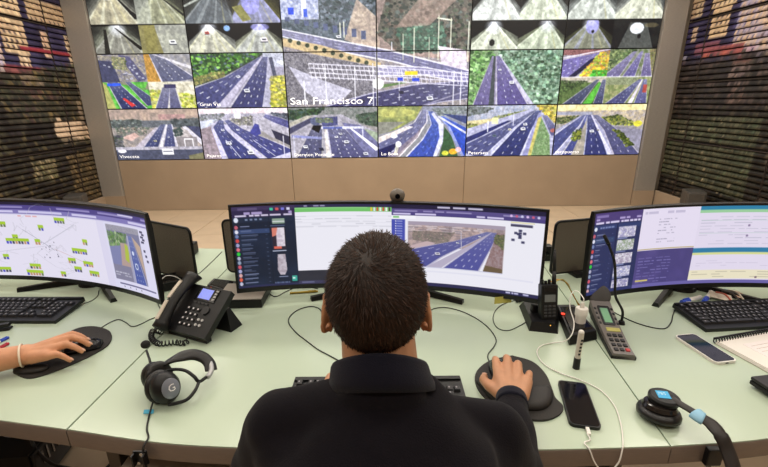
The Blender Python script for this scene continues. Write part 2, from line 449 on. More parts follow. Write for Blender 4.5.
# side walls clad with louvred panels that carry a printed city view
def city_picture(side):
    # columns: y from 2.9 to 5.9 ; rows: z 3.2 (top) to 0.2
    W, H = 360, 170
    p = Pic(W, H, '#2b2538', 5 + side, 1)
    Yc = lambda y: (y - 2.9) / 3.0
    Zc = lambda z: (3.2 - z) / 3.0
    def R(y0, y1, z0, z1, c, a=1.0, **k): p.rect(Yc(y0), Zc(z1), Yc(y1), Zc(z0), c, a, **k)
    p.rect(0, 0, 1, 0.45, '#3d3858', col2='#26203a', cell=18)
    p.rect(0, 0.45, 1, 1, '#1c1512', col2='#33302a', cell=9)
    def tower(y0, y1, z0, z1, c='#d9c3a0', wcol='#4d3f44'):
        R(y0, y1, z0, z1, c, col2='#b59b80', cell=5)
        z = z0 + 0.03
        while z < z1 - 0.04:
            y = y0 + 0.03
            while y < y1 - 0.03:
                R(y, y + 0.025, z, z + 0.035, wcol, 0.85); y += 0.07
            z += 0.08
    rg = p.rng
    for _ in range(16):
        y = rg.uniform(3.0, 4.6); z1 = rg.uniform(2.0, 3.0); tower(y, y + rg.uniform(0.12, 0.35), 1.8, z1, ['#cdb898', '#a59bb0', '#8f8496', '#c0a890'][rg.integers(4)])
    if side == 0:
        tower(4.80, 5.12, 2.02, 2.72); tower(4.88, 5.04, 2.6, 2.95)
        tower(5.22, 5.78, 2.38, 2.62, '#c6ae8c'); tower(5.33, 5.43, 2.02, 2.28, '#d8b49c')
        for k in range(10): tower(5.72 + 0.005 * k, 5.84, 2.3 - 0.075 * (k + 1), 2.3 - 0.075 * k, '#dcc8a8')
        tower(4.95, 5.1, 1.78, 2.02, '#d2bfa6')
        R(5.0, 5.75, 2.05, 2.11, '#8c2f3c'); R(4.72, 5.32, 1.80, 1.90, '#9c4650', col2='#5c2c38', cell=6)
        R(4.9, 5.25, 1.68, 1.79, '#c9ab98'); R(4.98, 5.3, 1.55, 1.66, '#8a4048'); R(5.05, 5.2, 1.5, 1.56, '#c5a894')
        p.trees([(Yc(4.6), Zc(1.75)), (Yc(5.85), Zc(2.0)), (Yc(5.85), Zc(1.3)), (Yc(4.6), Zc(1.3))], ['#38402c', '#54503a', '#7a6a30', '#252a22', '#402c34'], 150, (0.008, 0.022))
        R(5.30, 5.70, 1.02, 1.30, '#d6c3a2'); p.ell(Yc(5.3), Zc(1.17), 0.03, 0.05, '#d6c3a2'); p.ell(Yc(5.72), Zc(1.1), 0.03, 0.045, '#cdb892')
        R(5.68, 5.76, 0.88, 1.55, '#a8947a', 0.7)
        p.trees([(0, Zc(1.5)), (Yc(5.9), Zc(1.0)), (Yc(5.9), 1), (0, 1)], ['#3a3c24', '#241c18', '#5a5228', '#2c2430', '#45482c', '#1c1614'], 420, (0.008, 0.02), 0.8)
        p.trees([(Yc(5.3), Zc(0.85)), (Yc(5.9), Zc(0.95)), (Yc(5.9), 1), (Yc(5.3), 1)], ['#7d6a34', '#5c4c28', '#8a7440'], 60, (0.006, 0.015), 0.8)
        p.trees([(Yc(4.75), Zc(0.85)), (Yc(5.1), Zc(0.85)), (Yc(5.1), Zc(0.65)), (Yc(4.75), Zc(0.65))], ['#7d8c48', '#a8a070'], 22, (0.005, 0.01), 0.8)
    else:
        tower(5.08, 5.46, 2.45, 3.0, '#ccb592'); tower(5.14, 5.40, 2.15, 2.45, '#c0a684'); tower(5.60, 5.85, 2.42, 2.62, '#b8a488'); tower(5.62, 5.7, 2.15, 2.3, '#b8a090')
        tower(4.72, 5.02, 1.95, 2.5, '#8e86a0', '#5a506c'); R(4.70, 4.95, 1.6, 2.0, '#b89aa4', col2='#8c7484', cell=5)
        R(4.85, 5.45, 1.93, 2.04, '#a0574c', col2='#704048', cell=6); R(4.7, 4.95, 1.82, 1.92, '#a04f48'); R(4.85, 5.1, 1.66, 1.76, '#c0a2a0'); R(4.72, 4.92, 1.42, 1.58, '#b06a58', col2='#c8a898', cell=3)
        R(5.72, 5.84, 1.9, 2.0, '#8a8494'); R(5.2, 5.6, 1.98, 2.08, '#8c5058', 0.7)
        p.trees([(Yc(4.4), Zc(1.95)), (Yc(5.9), Zc(1.95)), (Yc(5.9), Zc(1.2)), (Yc(4.4), Zc(1.2))], ['#2c2834', '#3a3430', '#241c22', '#4a3c3c'], 200, (0.008, 0.022), 0.8)
        p.trees([(0, Zc(1.4)), (Yc(5.9), Zc(1.35)), (Yc(5.9), 1), (0, 1)], ['#2c2e20', '#1c1614', '#3c2f26', '#22281e', '#4a4434', '#181210'], 420, (0.008, 0.02), 0.8)
        p.trees([(Yc(4.4), Zc(1.3)), (Yc(5.9), Zc(1.2)), (Yc(5.9), Zc(0.5)), (Yc(4.4), Zc(0.4))], ['#4c6a44', '#6a7a50', '#3c5a3c', '#8a8460'], 60, (0.005, 0.014), 0.8)
    a = p.out(); g = a.mean(2, keepdims=True); k = np.linspace(1.0, .35, 170)[:, None, None] ** .8
    low = (np.arange(170) > 75)[:, None, None]
    a = np.where(low, (g + (a - g) * .55) * np.array([1.0, .93, .88]) * .98, a)
    a = a * (1 + .25 * (vnoise(170, 360, 3, np.random.default_rng(3 + side), 2)[..., None] - .5))
    return np.clip(a * 1.12, 0, 1)

M_print = attr_mat('louvre_print', rough=0.38, spec=0.4)
M_back = mat('louvre_backing', '#3a2f2a', 0.8)  # dark brown backing boards behind the slats, and the panel frames
for side, (wx, sg) in enumerate(((XL, 1), (XR, -1))):
    wl = part('wall_left' if side == 0 else 'wall_right', MB().box((wx - sg * 0.12, 2.0, CEIL / 2), (0.1, 8.2, CEIL)), M_wall, None, kind='structure')
    part('plinth', MB().box((wx - sg * 0.02, 3.9, 0.11), (0.1, 3.84, 0.22), bevel=0.003), M_beige, wl)
    picture = city_picture(side)
    rows = [(0.225, 0.935), (0.945, 1.655), (1.665, 2.375), (2.385, 3.1)]
    cols = [(5.47, 5.80), (4.22, 5.46), (2.97, 4.21)]
    for (z0, z1) in rows:
        for (y0, y1) in cols:
            xf = wx + sg * 0.0
            lp = part('louvre_panel', MB().box((xf - sg * 0.05, (y0 + y1) / 2, (z0 + z1) / 2), (0.02, y1 - y0, z1 - z0)), M_back, wl)
            part('panel_frame', MB().box((xf - sg * 0.015, y0 + 0.0015, (z0 + z1) / 2), (0.05, 0.003, z1 - z0))
                 .box((xf - sg * 0.015, y1 - 0.0015, (z0 + z1) / 2), (0.05, 0.003, z1 - z0))
                 .box((xf - sg * 0.015, (y0 + y1) / 2, z1 - 0.004), (0.06, y1 - y0, 0.008)), M_back, lp)
            n = 11; pitch = (z1 - z0 - 0.012) / n
            for k in range(n):
                zc = z0 + 0.004 + pitch * (k + 0.5)
                W = max(8, int((y1 - y0) * 90)); ys = np.linspace(y0 + 0.01, y1 - 0.01, W)
                ci = np.clip(((ys - 2.9) / 3.0 * 359).astype(int), 0, 359)
                A = np.stack([picture[int(np.clip((3.2 - zz) / 3.0 * 169, 0, 169))][ci] for zz in (zc + pitch * 0.35, zc + pitch * 0.35, zc, zc - pitch * 0.2, zc - pitch * 0.25)])
                # a bent blade: short top lip, sloping printed face, return at the bottom
                prof = [(-0.012, 0.43), (0.000, 0.44), (0.006, 0.1), (0.014, -0.33), (-0.004, -0.38)]
                def pos(u, v, prof=prof, zc=zc, pitch=pitch, y0=y0, y1=y1, xf=xf, sg=sg):
                    i = np.rint((1 - v) * 4).astype(int); pr = np.array(prof)
                    return np.stack([xf + sg * pr[i, 0], y0 + 0.004 + u * (y1 - y0 - 0.008), zc + pitch * pr[i, 1]], -1)
                color_grid('slat', A, pos, M_print, lp)

# ceiling lights (above the frame, they light the room)
for i, (x, y) in enumerate(LAMP_SPOTS):
    t = thing('ceiling_light', 'recessed rectangular ceiling light over the control room', 'ceiling light', (x, y, CEIL), 0, 'ceiling lights over the control room')
    part('lamp_frame', MB().box((0, 0.155, -0.012), (1.2, 0.02, 0.024)).box((0, -0.155, -0.012), (1.2, 0.02, 0.024)).box((0.59, 0, -0.012), (0.02, 0.3, 0.024)).box((-0.59, 0, -0.012), (0.02, 0.3, 0.024)), M_white, t)
    part('diffuser', MB().box((0, 0, -0.004), (1.16, 0.29, 0.006)), mat('lamp_diffuser', '#fff2dc', 0.6, emit=2.0), t)

# ------------------------------------------------------------------ pictures on the video wall
NW, NH = 150, 84
SKY = '#cdbfb0'
def tunnel(p, win, vp, wall='#9a9a80', road='#7d7f78', dark='#23241f', hi='#d5d8c8', style=0):
    p.view(*win); x, y = vp
    p.rect(0, 0, 1, 1, wall, col2=hx(wall) * 0.8, cell=20)
    p.poly([(0, 0), (1, 0), (1, 0.05), (x + 0.05, y), (x - 0.05, y), (0, 0.05)], dark)
    if style in (0, 2):
        p.poly([(x + 0.03, y), (1, 0.05), (1, 0.55), (x + 0.06, y + 0.05)], dark if style == 2 else hx(wall) * 0.7)
        if style == 2: p.poly([(x - 0.03, y), (0, 0.05), (0, 0.62), (x - 0.06, y + 0.06)], hx(dark) * 0.9)
    p.poly([(x - 0.03, y), (x + 0.05, y), (1.05, 1.0), (-0.1, 1.0)], road, col2=hx(road) * 1.15, cell=14)
    for f, c, w in ((0.02, hi, 0.03), (0.3, hi, 0.05), (0.45, hx(road) * 0.8, 0.05), (0.62, hi, 0.03), (0.8, '#b7b07a', 0.02), (0.97, hi, 0.03)):
        p.line((x - 0.02 + 0.06 * f, y), (-0.1 + 1.15 * f, 1.0), 0.002, c, 0.38, w)
    for q in range(6): p.ell(x, y + .02 * q, 0.03 + .035 * q, 0.04 + .05 * q, '#e6eaf6', 0.22)
    p.ell(x, y, 0.045, 0.05, '#f4f6ff', 0.9)
    for q in range(5):
        p.poly([(0, 0), (.42 - .07 * q, 0), (0, .75 - .12 * q)], '#060708', .22); p.poly([(1, 0), (.58 + .07 * q, 0), (1, .75 - .12 * q)], '#060708', .22)

def pic_A(col):
    p = Pic(NW, NH, '#20201e', 40 + col)
    h = 0.5
    W = [(0, 0, .5, h), (.5, 0, 1, h), (0, h, .5, 1), (.5, h, 1, 1)]
    if col == 0:
        tunnel(p, W[0], (.45, -.2), '#a5a494', '#a09a82', '#26241f', style=1); p.line((.9, .6), (1, .75), .05, '#111'); p.line((.6, 0), (1, .8), .01, '#222', 1, .05)
        tunnel(p, W[1], (.4, -.2), '#8d9070', '#8c8d72', '#302f28'); p.rect(0, 0, .3, 1, '#a9aca2', .7); p.line((.5, 0), (1, .7), .01, '#2a2b24', 1, .03)
        tunnel(p, W[2], (.55, .04), '#8c8f7c', '#7f7e74'); p.line((.28, .15), (.25, 1), .03, '#20201c', .9, .06); p.line((.5, .1), (1, .85), .01, '#22221e', 1, .05)
        p.view(*W[3]); p.rect(0, 0, 1, 1, '#8b8452'); p.poly([(.33, 0), (1, 0), (1, 1), (.45, 1)], '#a8a99c', col2='#8f9088', cell=20); p.rect(.1, 0, .35, .9, '#8d8547', .7); p.car(.68, .6, .08, '#f4f4ee')
    elif col == 1:
        tunnel(p, W[0], (.75, -.4), '#4c524e', '#5d646a', '#202a26', '#b9c0c2', 1); p.line((0, .4), (.8, -.2), .03, '#9fa59c')
        tunnel(p, W[1], (.4, -.3), '#6f6c38', '#8284a0', '#2c2f28', '#a8a8e0', 1); p.line((.1, .4), (.3, .9), .1, '#8a8748'); p.ell(.4, .2, .2, .5, '#9c98f0', .5)
        tunnel(p, W[2], (.45, .02), '#8e9088', '#a2a194', '#0d0f14', '#e0dfb0', 2); p.car(.42, .3, .05, '#c05040'); p.ell(.85, .15, .07, .1, '#7ea8e0')
        tunnel(p, W[3], (.55, .04), '#7d7f6c', '#9a9c98', '#07080c', '#c9cba0', 2); p.car(.62, .55, .08, '#e9dce4'); p.ell(.55, .12, .2, .12, '#8a84f0', .5)
    elif col == 4:
        tunnel(p, W[0], (.5, -.3), '#aeb3ae', '#b6bab6', '#101414', '#e4e8e0', 2)
        tunnel(p, W[1], (.45, -.3), '#a8b0a8', '#b4baa8', '#10140f', '#e4e8d8', 2)
        tunnel(p, W[2], (.47, .08), '#8b917e', '#a8ac9c', '#090b0a', '#e8ecd8', 2); p.ell(.45, .75, .06, .12, '#202020')
        tunnel(p, W[3], (.62, .04), '#80886c', '#a4ac98', '#100e10', '#dfe4d0', 2)
    else:
        tunnel(p, W[0], (.6, -.3), '#a6ada8', '#a8ada6', '#1c2220', '#d8dcd4', 1)
        tunnel(p, W[1], (.7, -.3), '#a8aca4', '#b0b2a2', '#20263a', '#e0e0cc', 1)
        tunnel(p, W[2], (.52, .02), '#4a4c30', '#7c7e6c', '#0a0a0a', '#a0a4e0', 2); p.ell(.55, .2, .14, .3, '#9a98e8', .7); p.ell(.57, .4, .03, .06, '#222')
        p.view(*W[3]); p.rect(0, 0, 1, 1, '#262826', col2='#15171a', cell=20); p.poly([(.35, .1), (.7, .12), (.9, 1), (.15, 1)], '#606460', .8); p.ell(.5, .3, .15, .2, '#dfe4ee', .9); p.ell(.57, .58, .04, .08, '#15151a'); p.ell(.8, .2, .15, .08, '#8a7a50', .5)
    for w in W: p.view(0, 0, 1, 1)
    p.rect(0, .49, 1, .505, '#0c0c0e')
    return p.grain().out()

def san_francisco():
    p = Pic(2 * NW, 2 * NH, '#8f8796', 77)
    p.rect(0, 0, 1, 1, '#8d8794', tex=.25, col2='#a59b98', cell=8)
    p.poly([(.5, 0), (1, 0), (1, .6), (.5, .5)], '#b39a92', col2='#8a7a74', cell=16, tex=.1)
    p.rect(0, 0, .5, .42, '#6c7684', col2='#4c5a62', cell=10, tex=.2)
    p.trees([(.15, .0), (.5, .0), (.48, .36), (.2, .26)], ['#4c5c60', '#6a7482', '#39484c', '#7c8694'], 120, (.01, .025))
    p.poly([(.4, .05), (.5, .2), (.52, .5), (.33, .4)], '#c7b3a0', .85, col2='#b09c90', cell=8)
    p.trees([(.55, .05), (1, .05), (1, .5), (.62, .52), (.5, .35)], ['#414a44', '#55604e', '#2f3a36', '#5f6a66', '#6a5c54'], 130, (.012, .03))
    p.trees([(.6, .3), (.85, .25), (.88, .5), (.64, .52)], ['#58806a', '#44695a', '#6f937c'], 60, (.01, .025))
    p.poly([(.75, 0), (.95, .02), (.78, .28), (.6, .3)], '#b99a8e', .65, col2='#a3877c', cell=10)
    p.rect(0, .0, .2, .22, '#8c94b4', col2='#b8bcd0', cell=6); p.rect(.11, .03, .135, .2, '#d8d8e0'); p.rect(.04, .12, .07, .18, '#2c50e0'); p.rect(.12, .13, .14, .2, '#3c60d8')
    for k in range(9): p.rect(.02 + k * .05, .2 + k * .015, .045 + k * .05, .235 + k * .02, '#5a6488')
    p.road([(-.02, .29), (.3, .40), (.6, .5), (1.02, .68)], [(-.02, .36), (.3, .50), (.6, .6), (1.02, .80)], 3, '#6e6c96', '#f0eefc', '#e4e0ec', ew=.12)
    p.poly([(-.02, .37), (.2, .44), (.52, .6), (.52, .64), (.2, .53), (-.02, .44)], '#c3ad84', tex=.1)
    for k in range(10): p.ell(.04 + .045 * k, .4 + .022 * k, .012, .02, '#4a5440')
    p.poly([(0, .48), (.25, .55), (.5, .64), (.5, .98), (0, .98)], '#8c8890', tex=.35, col2='#6b6874', cell=5)
    p.poly([(.02, .62), (.2, .75), (.36, .85), (.3, .95), (.2, .98), (.1, .85)], '#c0bed0', .8, tex=.1)
    p.road([(.5, .62), (.75, .64), (1.02, .72)], [(.5, .72), (.75, .72), (1.02, .8)], 2, '#8580a8', '#f4f2fc', '#e8e4f0', ew=.1)
    p.poly([(.83, .46), (.98, .5), (.99, .68), (.85, .62)], '#d8cdd8', col2='#c4b8c8', cell=6)
    p.road([(1.05, .76), (.7, .8), (.45, .88), (.2, 1.0)], [(1.05, .93), (.85, .97), (.7, 1.03), (.45, 1.1)], 5, '#3c3a6c', '#dcdcf4', '#b0acc8', ew=.04)
    p.poly([(.5, .8), (.7, .77), (.5, .84)], '#6c8a54')
    p.line((.75, 1), (1, .86), .006, '#8e8aa8')
    for yy in (.62, .66, .70, .74):
        p.line((.13, yy - .02), (.53, yy + .02), .005, '#d4d0e0', .9); p.line((.5, yy + .02), (1, yy + .08), .005, '#ccc8dc', .9)
    for k in range(36): p.line((.13 + k * .025, .6 + k * .003), (.145 + k * .025, .74 + k * .002), .002, '#dcd8e4', .8)
    for x, y0, y1 in ((.22, .6, .98), (.38, .64, .98), (.5, .5, 1), (.48, .6, 1), (.62, .66, .95), (.92, .7, 1), (.96, .68, 1), (.1, .75, .98), (.64, .35, .58), (.7, .3, .6), (.78, .38, .58), (.83, .2, .58), (.895, .22, .56), (.99, .25, .6), (.58, .42, .5), (.31, .25, .38), (.33, .24, .38)):
        p.rect(x - .0025, y0, x + .0025, y1, '#e6e6c8' if y0 < .4 else '#dcdae8')
    p.line((.82, .22), (.9, .24), .006, '#e0e2c4')
    p.rect(.65, .68, .72, .715, '#e8c820'); p.rect(.61, .735, .64, .765, '#2c48d8'); p.rect(.69, .74, .73, .77, '#3450d8')
    p.ell(.505, .79, .03, .05, '#f4f4ff', .9); p.ell(.505, .79, .015, .028, '#ffffff')
    p.car(.63, .87, .014, '#3a3850'); p.car(.79, .93, .02, '#dfe0e8'); p.car(.3, .37, .014); p.car(.42, .95, .014, '#44425c')
    return p.grain(.08).out()

def pic_B(col):
    p = Pic(NW, NH, '#889', 60 + col)
    if col == 0:
        p.view(0, 0, .5, .5); p.rect(0, 0, 1, 1, '#a09888', tex=.2, col2='#7c7888', cell=6); p.poly([(0, .2), (.3, .25), (.4, 1), (0, 1)], '#4a4c6c'); p.poly([(.45, 0), (.7, .1), (1, .9), (.8, 1)], '#5d5c80', tex=.3)
        for k in range(20): p.car(p.rng.uniform(.05, .95), p.rng.uniform(.3, .95), .025, '#d8d8e8')
        p.trees([(.3, .1), (.6, .1), (.6, .6), (.3, .5)], ['#6a7c44', '#b0a86c'], 14, (.02, .05))
        p.view(.5, 0, 1, .5); p.rect(0, 0, 1, 1, '#8d8c94', col2='#a39f9c', cell=10); p.poly([(0, 0), (.18, 0), (.3, 1), (0, 1)], '#b88c3c', tex=.2)
        p.road([(.12, 0), (.3, 1.05)], [(.35, 0), (1.1, .9)], 3, '#555878'); p.line((.2, 0), (1, .5), .02, '#d0ccd4', .8, .05)
        p.view(0, .5, .5, 1); p.rect(0, 0, 1, 1, '#4da83c', col2='#6cc24c', cell=10); p.poly([(0, 0), (.5, 0), (.9, .3), (1, 0), (1, .3), (.5, .1)], '#8a8c70')
        p.road([(.1, 0), (.3, 1)], [(.35, 0), (.9, 1)], 3, '#2c3468'); p.line((.1, .1), (.4, .08), .05, '#2c58e8'); p.line((.4, .6), (.6, .9), .03, '#d83838', 1, .06); p.poly([(0, 0), (.08, .1), (.2, 1), (0, 1)], '#a8a860')
        p.road([(.5, .0), (.9, .9)], [(.62, 0), (1.2, .8)], 2, '#3c4470')
        p.view(.5, .5, 1, 1); p.rect(0, 0, 1, 1, '#b4ae9a', col2='#d0cab8', cell=10); p.trees([(0, .3), (.35, .3), (.2, 1), (0, 1)], ['#b8b440', '#8ca038', '#e0d860'], 22, (.03, .08)); p.trees([(.62, .4), (1, .5), (1, 1), (.7, 1)], ['#b0b838', '#d8d460', '#789030'], 22, (.03, .08))
        p.road([(.3, .2), (.05, 1.05)], [(.48, .2), (.35, 1.05)], 2, '#5c5c84'); p.road([(.46, .15), (.38, 1.05)], [(.58, .15), (.66, 1.05)], 2, '#585880'); p.rect(.34, .1, .6, .24, '#44406a')
    elif col == 1:
        p.rect(0, 0, 1, 1, '#9a96a8'); p.poly([(0, 0), (.8, 0), (.72, .1), (.3, .45), (0, .62)], '#4c5c4c', col2='#3a463c', cell=8)
        p.trees([(0, .02), (.75, .0), (.7, .1), (.35, .35), (0, .5)], ['#3f7030', '#63a03c', '#8cc455', '#34582c', '#5a6a78', '#2f4a30'], 170, (.02, .05))
        p.trees([(0, .42), (.35, .3), (.35, .42), (0, .58)], ['#8a8a4c', '#a09458'], 30, (.012, .03))
        p.rect(.78, 0, 1, .25, '#aeb0c0', tex=.15)
        p.road([(.74, .07), (.35, .42), (0, .6), (-.4, .85)], [(.80, .07), (.55, .45), (.28, 1.0), (.0, 1.3)], 4, '#3c3f78', ew=.04)
        p.poly([(.76, .07), (.56, .4), (.2, 1.0), (.32, 1.0), (.6, .42), (.79, .07)], '#b0abc0')
        p.road([(.775, .07), (.62, .42), (.34, 1.02)], [(.84, .07), (.80, .5), (.74, 1.02)], 4, '#3a3c72')
        p.poly([(.83, .08), (.88, .08), (.83, .5), (.82, 1), (.73, 1), (.79, .5)], '#a6a4b8'); p.line((.86, .08), (.9, .5), .02, '#54566e')
        p.line((.95, .15), (1, .2), .03, '#f2f2fa')
        p.trees([(.84, .42), (1, .4), (1, 1), (.82, 1)], ['#b0b030', '#d8cc40', '#8c9630', '#c4bc58'], 90, (.015, .04))
        p.car(.57, .68, .035); p.car(.49, .42, .022)
    elif col == 4:
        p.rect(0, 0, 1, 1, '#7c9474', col2='#a4b89c', cell=8)
        p.trees([(0, 0), (.25, 0), (.25, .3), (.1, 1), (0, 1)], ['#5c8c48', '#80b460', '#42683c', '#a0c484'], 90, (.02, .05))
        p.trees([(.3, .0), (1, 0), (1, 1), (.68, 1), (.3, .1)], ['#5c8068', '#84a890', '#44644c', '#a8c0ac', '#3c583c', '#88a888'], 260, (.02, .05))
        p.poly([(.24, .1), (.3, .1), (.74, 1), (.05, 1)], '#9088a8')
        p.road([(.235, .12), (.04, 1.05)], [(.265, .12), (.24, 1.05)], 2, '#665c94'); p.line((.265, .1), (.26, 1), .01, '#4c5458', 1, .03)
        p.road([(.285, .1), (.31, 1.05)], [(.32, .1), (.70, 1.05)], 3, '#5a4f92'); p.line((.32, .1), (.72, 1.02), .005, '#b4b0c8', 1, .025)
        p.car(.47, .58, .03); p.car(.33, .35, .018)
    else:
        p.view(0, 0, .5, .5); p.rect(0, 0, 1, 1, '#a29ca6', tex=.1); p.rect(0, 0, 1, .2, '#8c5c5c', tex=.3); p.road([(.95, .05), (0, .35)], [(1, .15), (-.1, 1.3)], 4, '#6a5fa4', ew=.03); p.line((1, .0), (0, .3), .02, '#d8d0e4')
        p.poly([(.6, .35), (.85, .2), (.3, 1), (.15, 1)], '#26264c'); p.trees([(.8, .1), (1, .05), (1, 1), (.4, 1), (.55, .6)], ['#e0c028', '#e89c24', '#8cb030', '#c8cc38'], 90, (.03, .07)); p.trees([(.7, .75), (1, .75), (1, 1), (.6, 1)], ['#3ca02c', '#54b83c'], 20, (.03, .07))
        p.view(.5, 0, 1, .5); p.rect(0, 0, 1, 1, '#8c8c84', col2='#6c7c50', cell=8); p.trees([(0, 0), (.6, 0), (.3, .6), (0, .8)], ['#5c7444', '#88985c', '#48603c'], 50, (.03, .07)); p.trees([(.85, 0), (1, 0), (1, 1), (.9, 1)], ['#a8a050', '#7c6c50'], 20, (.02, .05))
        p.road([(.5, .1), (-.1, 1.0)], [(.58, .1), (.25, 1.1)], 2, '#6c6494'); p.road([(.66, .1), (.32, 1.05)], [(.72, .1), (.62, 1.05)], 3, '#5c5490'); p.road([(.76, .15), (.74, 1.05)], [(.86, .15), (1.0, 1.05)], 2, '#665c90')
        p.view(0, .5, .5, 1); p.rect(0, 0, 1, 1, '#4c6434', col2='#6c8448', cell=8); p.rect(0, 0, 1, .2, '#b0a898'); p.trees([(0, .1), (.6, .15), (.2, .5), (0, .6)], ['#3c5030', '#58703c'], 40, (.03, .06))
        p.road([(.78, .1), (.05, 1.05)], [(.85, .1), (.5, 1.05)], 2, '#3a4064'); p.poly([(.86, .15), (.9, .3), (.75, 1), (.55, 1)], '#5cb83c'); p.road([(.92, .1), (.78, 1)], [(1, .1), (1, 1)], 2, '#40446c')
        p.view(.5, .5, 1, 1); p.rect(0, 0, 1, 1, '#7c8c54', col2='#a0a06c', cell=8); p.rect(0, 0, .7, .3, '#8c9470', tex=.2)
        p.road([(.72, .1), (.0, 1.05)], [(.8, .1), (.45, 1.1)], 3, '#46487c'); p.line((.8, .1), (.6, 1), .01, '#c8c0cc', 1, .05); p.road([(.82, .1), (.68, 1.05)], [(.9, .1), (.98, 1.05)], 2, '#54548a'); p.rect(.84, .3, .93, .6, '#b84c44')
        p.view(0, 0, 1, 1); p.rect(0, .49, 1, .51, '#d8d4dc', .6)
    p.view(0, 0, 1, 1)
    return p.grain(.05).out()

def pic_C(col):
    p = Pic(NW, NH, '#9a9494', 90 + col)
    if col == 0:
        p.rect(0, 0, 1, .3, '#b09c8c', col2='#a08e84', cell=30); p.rect(.55, .1, .85, .2, '#b08488', .6)
        p.rect(0, .22, 1, .4, '#6c7078', tex=.15); p.trees([(0, .2), (.35, .2), (.35, .34), (0, .36)], ['#5c6460', '#4c5654', '#78807c'], 40, (.015, .035)); p.trees([(.68, .2), (1, .18), (1, .4), (.7, .35)], ['#4c5658', '#5c6468'], 30, (.015, .04))
        p.rect(0, .36, 1, .78, '#8c8484', tex=.15, col2='#a49890', cell=8); p.trees([(.05, .36), (.45, .34), (.35, .5), (.05, .56)], ['#5c6c5c', '#7c7c78', '#9c8c80'], 60, (.012, .03))
        p.poly([(.1, .55), (.25, .45), (.3, .52), (.2, .62)], '#c4a49c'); p.trees([(0, .5), (.1, .5), (.1, .75), (0, .75)], ['#4c5c4c', '#5c5c68'], 18, (.015, .04))
        p.poly([(.5, .35), (.56, .35), (.33, .78), (.2, .78)], '#b0a8b4')
        p.road([(.56, .3), (.30, .78)], [(.62, .3), (.49, .78)], 3, '#3a4274'); p.line((.63, .3), (.52, .76), .008, '#c8c4d0', 1, .02)
        p.road([(.64, .3), (.54, .78)], [(.69, .3), (.70, .78)], 3, '#40467a'); p.line((.69, .3), (.71, .78), .006, '#c0bcc8', 1, .015)
        p.poly([(.8, .35), (.84, .33), (1, .6), (1, .72)], '#c4c0cc'); p.poly([(.85, .33), (1, .35), (1, .6)], '#4a4e70', tex=.2); p.ell(.8, .5, .08, .12, '#b0a8a8')
        p.trees([(.7, .4), (.78, .35), (.8, .5), (.7, .55)], ['#3c4c4c', '#4c5c54'], 14, (.015, .035)); p.rect(.72, .55, .95, .78, '#90888c')
        p.rect(.8, .58, .905, .6, '#f0ecf0'); p.rect(.8, .58, .81, .75, '#e8e4ec'); p.rect(.895, .58, .905, .75, '#e8e4ec')
        p.rect(0, .74, 1, .8, '#a8a4b0', tex=.1); p.rect(0, .8, 1, 1, '#50546c', tex=.06); p.poly([(.83, .92), (1, .86), (1, 1), (.83, 1)], '#7c7858')
        p.rect(.53, .78, .66, .9, '#f2eef0'); p.rect(.54, .82, .65, .84, '#303450'); p.ell(.07, .82, .05, .04, '#dcd8e0'); p.car(.47, .62, .018, '#e8dc9c'); p.car(.63, .55, .012)
    elif col == 1:
        p.rect(0, 0, 1, .14, '#dccad0'); p.rect(0, .1, 1, .45, '#a09cae', tex=.18, col2='#b8b4c0', cell=7)
        p.trees([(0, .12), (.3, .1), (.25, .22), (0, .3)], ['#7c808c', '#94949c', '#687068'], 40, (.012, .03)); p.trees([(.35, .2), (.6, .15), (.6, .35), (.35, .3)], ['#888874', '#706c70', '#b8b0a8'], 40, (.012, .03)); p.rect(.4, .02, .47, .2, '#d8d0e0'); p.trees([(.82, .1), (1, .12), (1, .3), (.85, .3)], ['#4c5060', '#5c6474'], 30, (.015, .04))
        p.poly([(0, .3), (.12, .35), (.22, 1), (0, 1)], '#a0909c', col2='#8c7c84', cell=6, tex=.1); p.poly([(0, .25), (.2, .2), (.1, .35), (0, .4)], '#b8bccc')
        p.poly([(.15, .3), (.2, .25), (.9, .75), (1, .8), (1, 1), (.2, 1), (.12, .4)], '#b8b4d0')
        p.road([(.22, .22), (.14, .36), (.2, .65), (.26, 1.02)], [(.27, .24), (.28, .4), (.4, .62), (.66, 1.02)], 3, '#363c7e', '#f4f4ff', ew=.04)
        p.road([(.28, .24), (.34, .42), (.48, .64), (.72, 1.02)], [(.33, .22), (.48, .4), (.75, .6), (1.06, .84)], 4, '#3a3e84', '#f4f4ff', ew=.05)
        p.poly([(.55, .48), (.62, .3), (.66, .32), (.68, .5), (.62, .55)], '#4448a0'); p.road([(.72, .18), (.85, .3), (1.02, .42)], [(.75, .12), (.9, .18), (1.02, .26)], 2, '#4a4a8c')
        p.poly([(.66, .25), (.72, .2), (1, .46), (1, .62), (.8, .58), (.7, .45)], '#a8a4b0'); p.poly([(.8, .42), (1, .56), (1, .74), (.84, .6)], '#343450')
        p.car(.54, .87, .04); p.car(.3, .68, .035); p.car(.25, .42, .02); p.car(.42, .42, .018); p.line((.93, .55), (.93, 1), .005, '#c8c4d8')
        for a, b in (((.27, .62), (.42, .98)), ((.58, .62), (.82, .95))): p.line(a, b, .004, '#d8d8f0')
    elif col == 2:
        p.rect(0, 0, 1, .35, '#747c78', tex=.2, col2='#8c8c8c', cell=8); p.trees([(0, .05), (.4, .02), (.3, .2), (0, .25)], ['#2c4430', '#44603c', '#38504c'], 60, (.015, .04)); p.trees([(.75, .15), (1, .1), (1, .4), (.8, .3)], ['#3c5444', '#566850', '#48584c'], 50, (.015, .04))
        p.poly([(0, .35), (.25, .15), (.6, .14), (1, .5), (1, 1), (0, 1)], '#a09ca8', tex=.1); p.poly([(.8, .4), (1, .5), (1, .8)], '#98a490'); p.poly([(0, .4), (.25, .2), (.3, .25), (0, .52)], '#4c4c6c'); p.poly([(0, .3), (.2, .16), (.3, .16), (0, .38)], '#a8a498')
